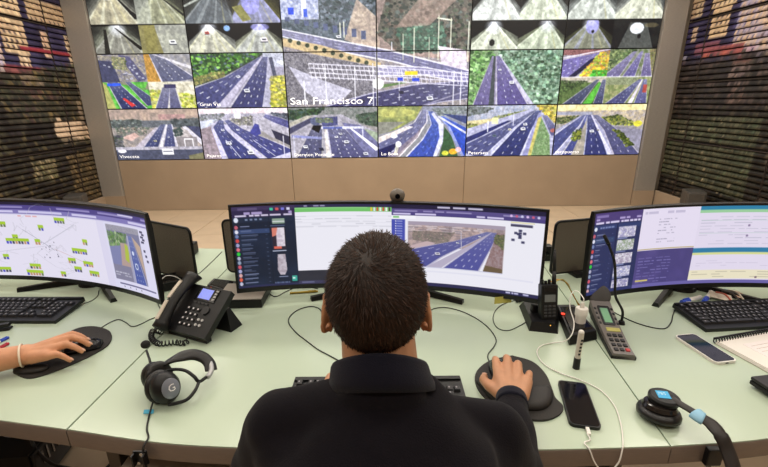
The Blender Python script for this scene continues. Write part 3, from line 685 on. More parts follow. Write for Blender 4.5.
        p.road([(.28, .3), (.03, 1.05)], [(.38, .35), (.36, 1.05)], 3, '#44456e', '#dcdcec', '#a8a4a8'); p.line((.41, .35), (.43, 1), .015, '#c8c0bc', 1, .03)
        p.road([(.42, .35), (.45, 1.05)], [(.62, .38), (.95, 1.05)], 4, '#4a4a7c', '#e4e4f4', '#b4b0c0'); p.poly([(.6, .3), (.8, .35), (1, .7), (1, 1), (.9, 1), (.65, .45)], '#70709c'); p.line((.7, .42), (1, .85), .01, '#e8e4ec', 1, .03)
        p.ell(.3, .27, .06, .08, '#5c6488'); p.poly([(.27, .35), (.37, .35), (.33, .5), (.25, .42)], '#15151c'); p.poly([(.35, .2), (.55, .18), (.55, .35), (.38, .38)], '#505488', tex=.25); p.trees([(.3, .2), (.5, .2), (.5, .3), (.3, .3)], ['#8c9470', '#687858'], 16, (.01, .025))
        p.line((.36, .4), (.84, .4), .025, '#c8c8dc'); p.rect(.38, .38, .6, .42, '#5c68b0'); p.line((.02, .56), (.36, .6), .025, '#8488b8'); p.line((.83, .38), (.83, .65), .006, '#c0c0d0'); p.line((.04, .55), (.04, .95), .008, '#b0b0c0')
        for x, y in ((.17, .77), (.53, .58), (.64, .68), (.86, .92), (.35, .82), (.58, .52)): p.car(x, y, .03 if y > .6 else .02, '#f4f4fa' if x != .35 else '#303048')
    elif col == 3:
        p.rect(0, 0, 1, 1, '#8c8c94'); p.poly([(0, 0), (.5, 0), (.42, .25), (.2, .45), (0, .55)], '#7e8a58', col2='#a4a85c', cell=24); p.ell(.18, .12, .25, .09, '#c4c06c', .5); p.poly([(0, .3), (.3, .3), (.1, .5), (0, .55)], '#8c8c80')
        p.rect(.5, 0, 1, .35, '#8c90a4', tex=.15); p.trees([(.6, .05), (1, .0), (1, .15), (.7, .2)], ['#707c78', '#8c9494'], 30, (.015, .03)); p.poly([(.72, .15), (1, .2), (1, .35)], '#2c3c80', .8)
        p.road([(.49, .08), (.40, .32), (.0, .62), (-.3, .8)], [(.55, .08), (.56, .3), (.45, .62), (.22, 1.05)], 5, '#5a5c8c', '#c8c4d4', '#dcd4d8', ew=.08)
        p.poly([(0, .6), (.35, .38), (.4, .4), (0, .72)], '#d0c4c0'); p.poly([(0, .85), (.25, .68), (.1, 1), (0, 1)], '#1c2060'); p.poly([(.22, 1), (.45, .6), (.5, .4), (.42, .55), (.1, 1)], '#8c7c88', .7)
        p.road([(.56, .1), (.60, .35), (.5, .65), (.28, 1.05)], [(.62, .1), (.72, .35), (.72, .65), (.66, 1.05)], 3, '#2c48b0', '#7890d8', '#d8d4e8', ew=.06)
        p.poly([(.62, .12), (.74, .35), (.74, .7), (.67, 1), (.63, 1), (.7, .6), (.68, .35), (.6, .15)], '#c4c4dc')
        p.poly([(.75, .4), (.84, .6), (.92, 1), (.7, 1), (.74, .7)], '#3c6440', tex=.15); p.road([(.68, .2), (.78, .4), (.96, 1)], [(.74, .2), (1.1, .5), (1.2, .9)], 2, '#1c44c0', '#6c88e0', '#8894c8', ew=.12); p.line((.68, .2), (1.02, .55), .015, '#c8c8dc')
        p.ell(.18, .58, .04, .04, '#fdfdf8'); p.ell(.23, .74, .035, .06, '#fffdf0'); p.line((.23, .7), (.19, .95), .02, '#e4e0c0', .7); p.ell(.86, .9, .05, .06, '#f0b020'); p.ell(.92, .86, .035, .05, '#f0b0b8'); p.ell(.77, .93, .04, .05, '#d8d838')
        p.car(.46, .4, .02, '#8080a8')
    elif col == 4:
        p.rect(0, 0, 1, .5, '#98a0b8', tex=.12, col2='#b0b0bc', cell=8); p.trees([(0, .0), (.3, .05), (.2, .15), (0, .2)], ['#6c7470', '#58605c'], 30, (.012, .03)); p.trees([(.3, .22), (.7, .08), (.7, .14), (.3, .32)], ['#7c8c3c', '#a0a050', '#5c6c40'], 40, (.01, .025)); p.poly([(0, .3), (.3, .25), (.3, .3), (0, .45)], '#c8bc90'); p.trees([(0, .35), (.12, .35), (.12, .45), (0, .45)], ['#8c9440', '#5c6838'], 14, (.012, .03))
        p.trees([(.78, .0), (1, .0), (1, .35), (.85, .25)], ['#d8bc3c', '#b8a844', '#e0c858', '#98983c'], 60, (.015, .045))
        p.poly([(0, .45), (.7, .08), (.85, .15), (1, .5), (1, 1), (0, 1)], '#a8a8c4'); p.poly([(0, .62), (.45, .3), (.5, .3), (0, .75)], '#2c3478')
        p.road([(.72, .12), (.4, .42), (-.15, .85)], [(.78, .1), (.55, .42), (.2, 1.05)], 4, '#454a82', '#e4e4f4', '#bcbcd4', ew=.05)
        p.road([(.76, .12), (.55, .45), (.25, 1.05)], [(.84, .1), (.74, .5), (.64, 1.05)], 3, '#232c70', '#e0e0f4', '#c4c4dc', ew=.06)
        p.poly([(.8, .15), (.83, .15), (.75, 1), (.66, 1), (.74, .5)], '#9494c0'); p.poly([(.83, .22), (.95, .6), (.98, 1), (.72, 1), (.78, .5)], '#6c9058', col2='#8ca878', cell=4, tex=.1); p.poly([(.8, .25), (.84, .22), (.8, .6), (.76, 1), (.72, 1), (.76, .6)], '#c8b860', .85); p.road([(.84, .2), (.96, .6)], [(.9, .2), (1.1, .6)], 2, '#5c5c90'); p.ell(.98, .5, .03, .04, '#c86858', .8)
        p.rect(.28, .24, .35, .36, '#ece09c'); p.rect(.235, .3, .245, .52, '#f4f4ff'); p.rect(.52, .15, .526, .4, '#e0e0f0')
        p.car(.64, .46, .03); p.car(.66, .37, .025); p.car(.49, .47, .02, '#f0e8c0'); p.car(.32, .59, .025, '#5c7080')
    else:
        p.rect(0, 0, 1, .18, '#d4c48c', col2='#e0d4a0', cell=40); p.rect(0, .12, 1, .4, '#a49c9c', tex=.12, col2='#b8a888', cell=8); p.rect(0, .14, .4, .2, '#9898a8')
        p.trees([(0, .24), (.25, .22), (.2, .34), (0, .38)], ['#4c6038', '#7c8048', '#38482c'], 36, (.012, .03)); p.trees([(.5, .25), (.7, .2), (.95, .42), (.6, .4)], ['#6c7c30', '#48582c', '#b0b43c', '#8c8c40'], 60, (.012, .035)); p.ell(.93, .38, .05, .06, '#d8d038'); p.poly([(.45, .38), (1, .5), (1, 1), (.9, .9)], '#8c889c')
        p.poly([(.28, .2), (.4, .2), (1, .95), (1, 1), (0, 1), (0, .5)], '#9c9cb8')
        p.road([(.30, .2), (.15, .38), (-.1, .7)], [(.33, .2), (.28, .4), (.0, 1.05)], 2, '#3c4484', '#b8bce0', '#c8c4d4', ew=.08); p.road([(.33, .2), (.28, .42), (.08, 1.05)], [(.35, .2), (.33, .42), (.22, 1.05)], 2, '#3c448c', '#b8bce0', '#c8c4c4', ew=.1)
        p.poly([(.32, .42), (.35, .3), (.36, 1), (.22, 1)], '#a0988c'); p.trees([(.2, .55), (.3, .45), (.3, .68), (.2, .72)], ['#6c7c28', '#3c4c28', '#8c9430'], 24, (.02, .04))
        p.road([(.345, .2), (.36, .5), (.36, 1.05)], [(.39, .2), (.50, .5), (.66, 1.05)], 3, '#2a3070', '#e4e4f8', '#a8acd0', ew=.04)
        p.line((.39, .2), (.68, 1.02), .006, '#c8c4dc', 1, .025); p.road([(.40, .2), (.55, .5), (.72, 1.05)], [(.46, .2), (.76, .55), (1.02, 1.0)], 3, '#484878', '#d8d4ec', '#b0a8b8', ew=.05); p.trees([(.66, .5), (.75, .52), (.92, .8), (.85, .84)], ['#4c5c20', '#7c8430', '#384818'], 36, (.02, .04))
        p.car(.42, .52, .028); p.car(.49, .5, .015, '#e8d8b0')
    return p.grain(.04).out()

M_pic = attr_mat('display_picture', emit=1.15, rough=0.35)
M_caption = mat('caption_white', '#f4f4f4', 0.5, emit=1.0)
SF = san_francisco()
ordinal = ['first', 'second', 'third', 'fourth', 'fifth', 'sixth']
what = {
    (0, 0): 'wide view of a motorway under a dusky sky, captioned Viveceta', (1, 0): 'curving blue motorway, captioned Pajaros',
    (2, 0): 'busy motorway with an overhead gantry, captioned Sheraton', (3, 0): 'curved road with orange glare, captioned Lo Boza',
    (4, 0): 'motorway beside a green bank with a cream sign, captioned Petersen', (5, 0): 'straight motorway under a yellow sky, captioned Aeropuerto',
    (0, 1): 'four small daytime road cameras, one with a green lawn', (1, 1): 'motorway beside green trees and a yellow bush, captioned Gran Via',
    (2, 1): 'rocky ground captioned San Francisco', (3, 1): 'gantry with yellow sign, right of San Francisco caption',
    (4, 1): 'purple motorway between dense green woods', (5, 1): 'four small road cameras, one with orange trees',
    (0, 2): 'four greenish tunnel cameras, white car lower right', (1, 2): 'four tunnel cameras, red vehicle lower left',
    (2, 2): 'upper left quarter of the San Francisco picture, road and town', (3, 2): 'upper right quarter of the San Francisco picture, brown hillside',
    (4, 2): 'four pale green tunnel cameras with dark ceilings', (5, 2): 'four tunnel cameras, one nearly black with a white glow'}
captions = {(0, 0): 'Viveceta', (1, 0): 'Pajaros', (2, 0): 'Sheraton Poniente', (3, 0): 'Lo Boza', (4, 0): 'Petersen', (5, 0): 'aeropuerto', (1, 1): 'Gran Via', (2, 1): 'San Francisco 7'}
DW, DH, DZ0 = 1.21, 0.681, 0.7236
for (c, r), desc in what.items():
    xc = DX0 + (c - 2.5) * DW; z0 = DZ0 + r * DH
    rowname = ('bottom', 'middle', 'top')[r]
    t = thing('video_wall_display', 'video wall display, %s row: %s' % (rowname, desc), 'display', (xc, WY, z0), 0, 'displays of the video wall')
    part('display_housing', MB().box((0, 0.035, DH / 2), (DW - 0.004, 0.07, DH - 0.004), bevel=0.003), M_dblack, t)
    A = pic_C(c) if r == 0 else (SF[(NH if r == 1 else 0):(2 * NH if r == 1 else NH), (c - 2) * NW:(c - 1) * NW] if c in (2, 3) else (pic_B(c) if r == 1 else pic_A(c)))
    w2, h2 = DW / 2 - 0.008, DH - 0.014
    color_grid('screen', A, lambda u, v: np.stack([-w2 + 2 * w2 * u, np.full_like(u, -0.0025), 0.007 + h2 * v], -1), M_pic, t)
    if (c, r) in captions:
        s = captions[(c, r)]; big = r == 1 and c == 2
        me = text_mesh(s, 0.125 if big else 0.06); me.materials.append(M_caption)
        wd = max(v.co.x for v in me.vertices)
        o = link('caption', me, None, t, (-w2 + 0.03, -0.005, 0.03 if not big else 0.035), (PI / 2, 0, 0))
        target_w = {'San Francisco 7': 1.12, 'Sheraton Poniente': 0.56, 'Viveceta': 0.27, 'Pajaros': 0.2, 'Lo Boza': 0.24, 'Petersen': 0.27, 'aeropuerto': 0.33, 'Gran Via': 0.28}[s]
        o.scale = (target_w / wd, 1, 1)

# ------------------------------------------------------------------ the desk: three glass-topped sections side by side
M_glass = mat('green_glass_top', '#b8c7b2', 0.24, var=0.02, vscale=2, spec=0.45)
M_edge = mat('desk_edge_band', '#74675e', 0.45, 0.15, var=0.06, vscale=40, stretch=(1, 1, 6))
M_seam = mat('desk_seam', '#5f6a50', 0.6)
M_legm = mat('desk_leg_metal', '#57524e', 0.4, 0.6)
def edge_curve(pts): return [(p[0], p[1]) for p in spline([(x, y, 0) for x, y in pts], 6)]
FRONT_C = edge_curve([(-0.752, 0.797), (-0.5, 0.752), (-0.25, 0.733), (0, 0.724), (0.34, 0.722), (0.625, 0.728)])
FRONT_L = edge_curve([(-2.45, 1.42), (-1.9, 1.14), (-1.4, 0.935), (-1.05, 0.851), (-0.755, 0.7975)])
FRONT_R = edge_curve([(0.6265, 0.728), (0.86, 0.747), (1.2, 0.81), (1.7, 0.97), (2.3, 1.28)])
sections = [('leftmost glass topped desk section, running off under the left curved monitor', FRONT_L, [(-0.72, 2.045), (-1.3, 2.10), (-2.1, 2.35), (-2.95, 2.6)]),
            ('middle glass topped desk section in front of the seated man in navy', FRONT_C, [(0.745, 1.90), (0.3, 1.93), (-0.2, 1.97), (-0.717, 2.045)]),
            ('right glass topped desk section under the white phone and notebook', FRONT_R, [(2.7, 2.3), (1.9, 2.02), (1.3, 1.92), (0.7465, 1.90)])]
for (lab, fr, bk) in sections:
    t = thing('desk_section', lab, 'desk', (0, 0, 0), 0, 'sections of the control desk')
    out = fr + bk
    cx = sum(p[0] for p in out) / len(out); cy = sum(p[1] for p in out) / len(out)
    def shr(P, d): return [(x + (d if x < cx else -d), y) for x, y in P]
    part('desk_top', MB().prism(shr(out, 0.0012), DESK - 0.012, DESK), M_glass, t, bevel=0.0012)
    part('core_board', MB().prism([(x * 0.9995, y + 0.004) for x, y in out], DESK - 0.036, DESK - 0.0121), M_edge, t)
    # front edge band follows the curve
    mb = MB()
    ring = []
    for (x, y) in fr:
        ring.append([(x, y - 0.002, DESK - 0.0015), (x, y + 0.012, DESK - 0.0125), (x, y + 0.014, DESK - 0.047), (x, y, DESK - 0.049), (x, y - 0.004, DESK - 0.046), (x, y - 0.004, DESK - 0.004)])
    mb.rings(ring); part('edge_band', mb, M_edge, t, smooth=True)
    for f in ((0.03, 0.97) if lab[0] == 'm' else (0.12, 0.88)):
        k = int(f * (len(fr) - 1)); x, y = fr[k]
        if lab[0] == 'm' and f > .5: x -= 0.02
        part('leg', MB().box((x, y + 0.62, 0.35), (0.04, 0.72, 0.70)).box((x, y + 0.62, 0.015), (0.08, 0.8, 0.03)), M_legm, t, bevel=0.003)
# drawer pedestal under the desk
t = thing('drawer_pedestal', 'beige drawer pedestal under the desk below the left headset', 'drawer unit', (-0.535, 1.08, 0))
part('carcass', MB().box((0, 0, 0.31), (0.30, 0.52, 0.54), bevel=0.004), mat('pedestal_beige', '#a79a8c', 0.5, var=0.04), t)
for k in range(3):
    d = part('drawer', MB().box((0, -0.268, 0.13 + 0.18 * k), (0.29, 0.016, 0.17), bevel=0.003), mat('pedestal_beige', '#a79a8c'), t)
    part('handle', MB().tube([(-0.05, -0.276, 0.17 + 0.18 * k), (-0.05, -0.295, 0.17 + 0.18 * k), (0.05, -0.295, 0.17 + 0.18 * k), (0.05, -0.276, 0.17 + 0.18 * k)], 0.004), M_steel, d)
for x, y in ((-0.11, -0.2), (0.11, -0.2), (-0.11, 0.2), (0.11, 0.2)):
    part('caster', MB().cyl((x - 0.012, y, 0.02), (x + 0.012, y, 0.02), 0.02).box((x, y, 0.035), (0.03, 0.03, 0.012)), M_black, t, smooth=True)
# computer lying on the floor at the left
t = thing('computer_case', 'black computer case with tangled leads on the floor, bottom left', 'computer', (-1.60, 1.42, 0), 0.12)
part('case', MB().box((0, 0, 0.10), (0.40, 0.36, 0.17), bevel=0.004), M_black, t)
part('front_panel', MB().box((0.205, 0, 0.10), (0.012, 0.34, 0.15), bevel=0.003), mat('dark_grey_plastic', '#303134', 0.4), t)
for k in range(7): part('vent_slat', MB().box((0.212, -0.13 + 0.03 * k, 0.13), (0.006, 0.008, 0.06)), M_steel, t)
for k in range(4): part('foot', MB().cyl(((-1) ** k * 0.16, (k // 2 - 0.5) * 0.26, 0), ((-1) ** k * 0.16, (k // 2 - 0.5) * 0.26, 0.02), 0.015), M_rubber, t)
for k, (dx, c, lab) in enumerate(((0.0, 'M_cable', 'thick black lead looped on the floor beside the black computer case'), (0.07, 'blue', 'pale blue lead curled over the black computer case'))):
    pts = [(-1.50 + dx, 1.50, 0.192), (-1.42, 1.34 + dx, 0.2), (-1.34, 1.30, 0.12), (-1.30 + dx * .5, 1.36, 0.012), (-1.22, 1.30 + dx, 0.010), (-1.18 + dx, 1.42, 0.010), (-1.30, 1.55, 0.010)]
    if k: pts = [(-1.72, 1.55, 0.195), (-1.62, 1.40, 0.20), (-1.50, 1.36, 0.196), (-1.46, 1.46, 0.196), (-1.55, 1.52, 0.196)]
    part('floor_lead', MB().tube(spline(pts, 8), 0.006), M_cable if k == 0 else mat('blue_lead', '#8f9fc0', 0.4), None, smooth='all', label=lab, cat='cable')

# ------------------------------------------------------------------ curved monitors
M_mon = attr_mat('monitor_picture', emit=0.95, rough=0.45)
M_bez = mat('monitor_bezel', '#121216', 0.35)
def curved_monitor(name_label, loc, rotz, tilt, L, Hh, Rr, A, wfoot):
    t = thing('curved_monitor', name_label, 'monitor', (loc[0], loc[1], DESK), rotz, 'curved monitors along the desk')
    z0 = 0.06; ct, st = math.cos(tilt), math.sin(tilt)
    def P(s, h, d=0.0):     # s -1..1 along the arc, h height, d depth behind the glass
        a = s * L / 2 / Rr; R2 = Rr + d
        lx = R2 * math.sin(a); ly = -Rr + R2 * math.cos(a) if d else -Rr * (1 - math.cos(a))
        return (lx, ly * ct + h * st, z0 + h * ct - ly * st)
    N = 28; mb = MB(); rs = []
    for i in range(N + 1):
        s = -1 + 2 * i / N; th = 0.045 if abs(s) < 0.6 else 0.045 - 0.03 * (abs(s) - 0.6) / 0.4
        rs.append([P(s, 0, 0.0005), P(s, 0.0, th * 0.6), P(s, 0.05, th), P(s, Hh - 0.05, th), P(s, Hh, th * 0.55), P(s, Hh, 0.0005)])
    mb.rings(rs); part('housing', mb, M_black, t, smooth=True)
    bx, bt, bb = 0.009 / (L / 2), 0.008, 0.017          # bezel as raised rim
    for (nm, s0, s1, h0, h1) in (('top', -1, 1, Hh - bt, Hh), ('bottom', -1, 1, 0, bb), ('left', -1, -1 + bx, bb, Hh - bt), ('right', 1 - bx, 1, bb, Hh - bt)):
        n = 28 if nm in ('top', 'bottom') else 1; rr = []
        for i in range(n + 1):
            s = s0 + (s1 - s0) * i / n
            rr.append([P(s, h0, 0.001), P(s, h0, -0.003), P(s, h1, -0.003), P(s, h1, 0.001)])
        part('bezel', MB().rings(rr), M_bez, t)
    def pos(u, v):
        s = -1 + bx + (2 - 2 * bx) * u; h = bb + (Hh - bt - bb) * v; a = s * L / 2 / Rr
        ly = -Rr * (1 - np.cos(a))
        return np.stack([(Rr - 0.001) * np.sin(a), (ly - 0.001) * ct + h * st, z0 + h * ct - ly * st], -1)
    color_grid('screen', A, pos, M_mon, t)
    part('stand_column', MB().prism([(-0.035, 0.10), (0.035, 0.10), (0.045, 0.16), (-0.045, 0.16)], 0.012, 0.30, top=[(-0.03, 0.06), (0.03, 0.06), (0.04, 0.12), (-0.04, 0.12)]), M_black, t, bevel=0.004)
    part('stand_plate', MB().cyl((0, 0.13, 0.0), (0, 0.13, 0.014), 0.06, 0.055, 24), M_black, t, bevel=0.002)
    for sg, fy in ((-1, wfoot[1]), (1, wfoot[2])):
        w = wfoot[0]; mb = MB(); rs = []
        for k in range(9):
            f = k / 8; x = sg * (0.02 + (w - 0.02) * f); y = 0.14 + (fy - 0.14) * f; h = 0.028 - 0.012 * f; b = 0.014 - 0.002 * f
            dx, dy = sg * (w - 0.02), fy - 0.14; l = math.hypot(dx, dy); nx, ny = -dy / l * b, dx / l * b
            rs.append([(x + nx, y + ny, 0.0), (x - nx, y - ny, 0.0), (x - nx * 0.6, y - ny * 0.6, h), (x + nx * 0.6, y + ny * 0.6, h)])
        part('foot', mb.rings(rs), M_black, t, bevel=0.002)
    return t

MWp, MHp = 500, 150
def chat_icons(p, x0, x1, y0, y1, n, light='#9aa2c8', sel=1):
    cols = ['#c06070', '#e0e0f0', '#7080b0', '#d04848', '#a0a0c8', '#e07080', '#30c840', '#b0b0c8', '#90a0b8', '#d05868', '#a8a8d0', '#d8a8a8', '#e06048', '#c0c0d8']
    h = (y1 - y0) / n
    for i in range(n):
        y = y0 + h * (i + 0.5)
        if i == sel: p.rect(x0, y - h * .5, x1, y + h * .5, '#33456e')
        p.ell(x0 + (x1 - x0) * .09, y, .0055, .024, cols[i % len(cols)])
        p.rect(x0 + (x1 - x0) * .2, y - h * .22, x0 + (x1 - x0) * (.4 + .3 * p.rng.random()), y - h * .08, light, .8)
        p.rect(x0 + (x1 - x0) * .2, y + h * .1, x0 + (x1 - x0) * (.35 + .3 * p.rng.random()), y + h * .2, light, .4)
        p.rect(x0 + (x1 - x0) * .88, y - h * .2, x0 + (x1 - x0) * .93, y - h * .05, light, .4)

def center_screen():
    p = Pic(MWp, MHp, '#efeef8', 301)
    # chat window
    p.rect(0, 0, .2, 1, '#141e33', col2='#1a2740', cell=60); p.rect(0, 0, .2, .05, '#3c3258'); p.rect(.0, .05, .2, .13, '#2c2348'); p.rect(.02, .02, .08, .05, '#5c5078')
    p.scribble(.01, .07, .19, .10, '#b8a8d8', 1, .9, 1, .3); p.scribble(.01, .105, .19, .125, '#e8e0f8', 1, .9, 1, .2)
    for k, c in enumerate(['#40c8a0', '#d05858', '#7878d8', '#d8d8f0']): p.rect(.12 + k * .018, .03, .13 + k * .018, .06, c)
    p.rect(0, .13, .2, .19, '#1d2940'); p.ell(.012, .16, .007, .03, '#dfe4f4')
    for k in range(4): p.rect(.04 + k * .015, .15, .048 + k * .015, .17, '#7f8cae')
    chat_icons(p, 0, .115, .22, .97, 14); p.rect(.115, .13, .116, 1, '#0a1020')
    p.rect(.125, .16, .165, .22, '#8fa494'); p.rect(.125, .19, .165, .2, '#dfe0e4'); p.rect(.118, .24, .165, .25, '#8a96c0', .6)
    p.rect(.122, .27, .165, .54, '#2c2434'); p.rect(.135, .27, .162, .50, '#e4dce6', col2='#c8bccc', cell=8); p.poly([(.122, .27), (.14, .27), (.135, .36), (.122, .38)], '#d88070'); p.rect(.125, .50, .15, .53, '#d86858'); p.rect(.12, .55, .165, .56, '#c0c8e0')
    p.poly([(.135, .6), (.16, .6), (.163, .8), (.155, .86), (.14, .86), (.132, .8)], '#c8c0cc', col2='#a89ca8', cell=8); p.rect(.135, .88, .165, .89, '#8890b0')
    p.rect(.178, .88, .195, .95, '#3ca898'); p.rect(.18, .9, .188, .92, '#d0f0ec'); p.scribble(.12, .95, .17, .97, '#6c78a0', 1, .8, 1)
    p.rect(0, .97, .2, 1, '#2a2c50')
    # sheet window
    p.rect(.2, 0, .52, .04, '#2e2a50'); p.scribble(.21, .012, .3, .03, '#b0b0d0', 1, .8, 1); p.rect(.2, .04, .52, .095, '#74c46c'); p.rect(.2, .04, .44, .055, '#8cd084')
    for k, c in enumerate(['#e8c040', '#e0e0f0', '#d05040', '#f0f0f0', '#d04848', '#f4f4f8', '#503c3c']): p.rect(.45 + k * .01, .045, .456 + k * .01, .085, c)
    p.scribble(.2, .13, .52, .29, '#b8b8c4', 5, .6, .25, .35)
    for y in (.14, .18, .22, .26): p.rect(.2, y, .52, y + .004, '#cfcfdc', .8)
    p.rect(.2, .82, .52, 1, '#30303c', col2='#282834', cell=60); p.rect(.2, .955, .52, 1, '#3c3a58'); p.scribble(.21, .965, .5, .985, '#8c90b8', 1, .5, 1, .6)
    # camera window
    p.rect(.52, 0, 1, .055, '#211c3c'); p.scribble(.53, .018, .9, .036, '#dcd8f0', 1, .9, 1, .55); p.rect(.52, .055, 1, .115, '#594e88'); p.scribble(.53, .07, .94, .085, '#b8b0dc', 1, .6, 1, .3); p.rect(.52, .095, 1, .135, '#4c4280'); p.scribble(.525, .105, .99, .125, '#e8e0ff', 1, .9, 1, .2)
    for k in range(6): p.ell(.90 + k * .016, .075, .004, .014, ['#e0c0f0', '#d06080', '#d0d0f0'][k % 3])
    p.rect(.52, .135, .6, .17, '#f8f8ff'); p.rect(.525, .145, .545, .165, '#78c070')
    p.rect(.52, .18, .565, .62, '#4650b0'); 
    for k in range(13): p.rect(.538, .2 + k * .03, .556, .208 + k * .03, '#b8c0f0'); p.ell(.534, .204 + k * .03, .002, .006, '#fff')
    # video: motorway through open country
    p.view(.575, .2, .885, .76)
    p.rect(0, 0, 1, .12, '#a89cae'); p.rect(0, .08, 1, .55, '#c0a8a4', col2='#98888c', cell=10, tex=.12)
    p.scribble(0, .08, .8, .22, '#ece4ec', 4, .7, .5, .4); p.scribble(0, .1, .6, .3, '#78707c', 4, .6, .4, .5); p.trees([(.05, .2), (.5, .2), (.4, .5), (.05, .4)], ['#6c7460', '#7c6c68', '#b09c94'], 24, (.008, .018)); p.poly([(0, .55), (.2, .42), (.3, .45), (0, .75)], '#c8b0b4')
    p.road([(.82, .14), (.5, .38), (.0, .62), (-.1, .7)], [(.88, .14), (.68, .38), (.38, .75), (.2, 1.02)], 4, '#4a4c94', '#dcdcf8', '#c0bcd4', ew=.05)
    p.poly([(.86, .15), (.68, .42), (.2, 1.0), (.36, 1.0), (.72, .42), (.88, .15)], '#b8b0c8')
    p.road([(.87, .15), (.70, .45), (.36, 1.02)], [(.93, .15), (.88, .45), (.76, 1.02)], 4, '#4c4e9a', '#e4e4fc', '#c0bcd4', ew=.04)
    p.poly([(.92, .14), (1, .14), (1, 1), (.8, 1), (.88, .45)], '#a08c90', col2='#8c7070', cell=6, tex=.1); p.trees([(.9, .18), (1, .18), (1, .5), (.9, .35)], ['#5c6444', '#70744c', '#4c5440'], 40, (.01, .025)); p.poly([(.82, .85), (1, .9), (1, 1), (.8, 1)], '#6c5a44')
    p.car(.32, .68, .03, '#e4e0ec'); p.car(.53, .42, .018); p.car(.75, .25, .014); p.line((.56, .2), (.57, .55), .004, '#c8c4d4')
    p.view(0, 0, 1, 1); p.rect(.575, .755, .885, .765, '#c8c8e0')
    p.rect(.90, .14, .97, .15, '#e0d898'); p.rect(.9, .165, .965, .195, '#4a4864')
    for x, y in ((.925, .22), (.912, .25), (.925, .25), (.938, .25), (.925, .28), (.925, .3), (.905, .33), (.935, .35), (.92, .26)): p.rect(x, y, x + .010, y + .028, '#3c3c60')
    p.rect(.575, .8, .98, .82, '#dedef0', .6)
    p.rect(.52, .955, 1, 1, '#2c2a52'); p.scribble(.9, .965, .99, .985, '#d0d0f0', 1, .9, 1, .3)
    return p.out()

def left_screen():
    p = Pic(MWp, MHp, '#e6e2f4', 302)
    p.rect(0, 0, 1, .04, '#1c1838'); p.rect(0, .04, 1, .10, '#4c4288'); p.rect(0, .10, 1, .155, '#8078b8'); p.scribble(.0, .055, 1, .08, '#c0b8e8', 1, .6, 1, .4); p.scribble(0, .115, 1, .14, '#e4e0fc', 1, .8, 1, .3); p.rect(.0, .155, 1, .165, '#c8c4e4'); p.rect(.85, .05, .93, .065, '#e4e0f8'); p.scribble(.35, .175, .48, .19, '#e09090', 1, .7, 1)
    rg = p.rng
    for _ in range(26):
        x, y = rg.uniform(.02, .68), rg.uniform(.25, .9)
        for k in range(5):
            x2, y2 = x + rg.uniform(-.05, .05), y + rg.uniform(-.09, .09); p.line((x, y), (x2, y2), .0012, '#c4c2d0', .8); x, y = x2, y2
    p.line((.45, .55), (.62, .25), .002, '#b8b8c8'); p.line((.38, .36), (.5, .62), .002, '#b0b0c0'); p.line((.5, .55), (.2, .7), .002, '#b8b8c8'); p.line((.5, .6), (.66, .78), .002, '#d0b0b0')
    tags = [(.06, .28, 3), (.18, .35, 2), (.27, .28, 4), (.33, .45, 2), (.08, .5, 4), (.22, .5, 3), (.53, .20, 4), (.45, .31, 2), (.30, .5, 8), (.42, .5, 2), (.64, .45, 2), (.58, .58, 6), (.55, .72, 3), (.62, .74, 4), (.57, .83, 3), (.64, .86, 4), (.27, .72, 2), (.37, .84, 4), (.24, .9, 4), (.10, .9, 3), (.5, .92, 2), (.35, .93, 6), (.13, .74, 3), (.05, .66, 4)]
    for (x, y, n) in tags:
        p.rect(x, y - .02, x + .012 * n, y + .02, '#a8cc38')
        for k in range(n): p.rect(x + .012 * k + .001, y + .02, x + .012 * k + .010, y + .055, ['#4848c0', '#606078', '#c09070', '#6c7c50', '#404058'][int(rg.integers(5))])
    for _ in range(16):
        x, y = .44 + .07 * rg.random(), .5 + .22 * rg.random(); p.rect(x, y, x + .003, y + .015, '#46465c')
    p.rect(.73, .165, .765, 1, '#dcd8f0'); p.rect(.765, .165, 1, 1, '#dedcf4')
    p.view(.775, .19, .945, .88)
    p.rect(0, 0, 1, .16, '#9a98a8', tex=.2); p.rect(0, .1, 1, 1, '#7c7c9c'); p.trees([(0, .12), (.6, .12), (.5, .4), (0, .45)], ['#5c8448', '#78a05c', '#48683c', '#a0b088'], 60, (.02, .05)); p.poly([(.35, .3), (.62, .3), (.55, .8), (.25, .75)], '#b49c98'); p.poly([(.48, .3), (.6, .35), (.52, .65), (.42, .6)], '#b0c048')
    p.poly([(0, .4), (.35, .35), (.25, .8), (0, .7)], '#8084b0'); p.rect(0, .72, .55, 1, '#84829c'); p.scribble(.03, .84, .5, .93, '#d0d0e0', 2, .8, .5, .2)
    p.road([(.62, .15), (.62, 1.02)], [(.75, .15), (.98, 1.02)], 4, '#4656a4', '#d8e0f8', '#b8b8d0'); p.poly([(.76, .15), (.98, .3), (1, .9), (.88, .5)], '#c0a898', tex=.1); p.poly([(.58, .15), (.62, .15), (.62, 1), (.55, 1)], '#a4a4c0'); p.ell(.74, .68, .05, .06, '#e4ecff', .9); p.ell(.74, .68, .03, .04, '#5060a0'); p.ell(.7, .45, .03, .04, '#d8e0f8')
    p.view(0, 0, 1, 1)
    for k in range(5): p.rect(.952 + (k % 2) * .008, .2 + .03 * k, .968 + (k % 2) * .006, .222 + .03 * k, '#3c3a5c')
    for k in range(3): p.rect(.957 + k * .004, .42 + .06 * k, .967 + k * .004, .45 + .06 * k, '#3c3a5c')
    p.rect(.79, .92, .985, .94, '#6c6890'); 
    for k in range(4): p.rect(.81 + .03 * k, .955, .814 + .03 * k, .975, '#5c587c')
    return p.out()

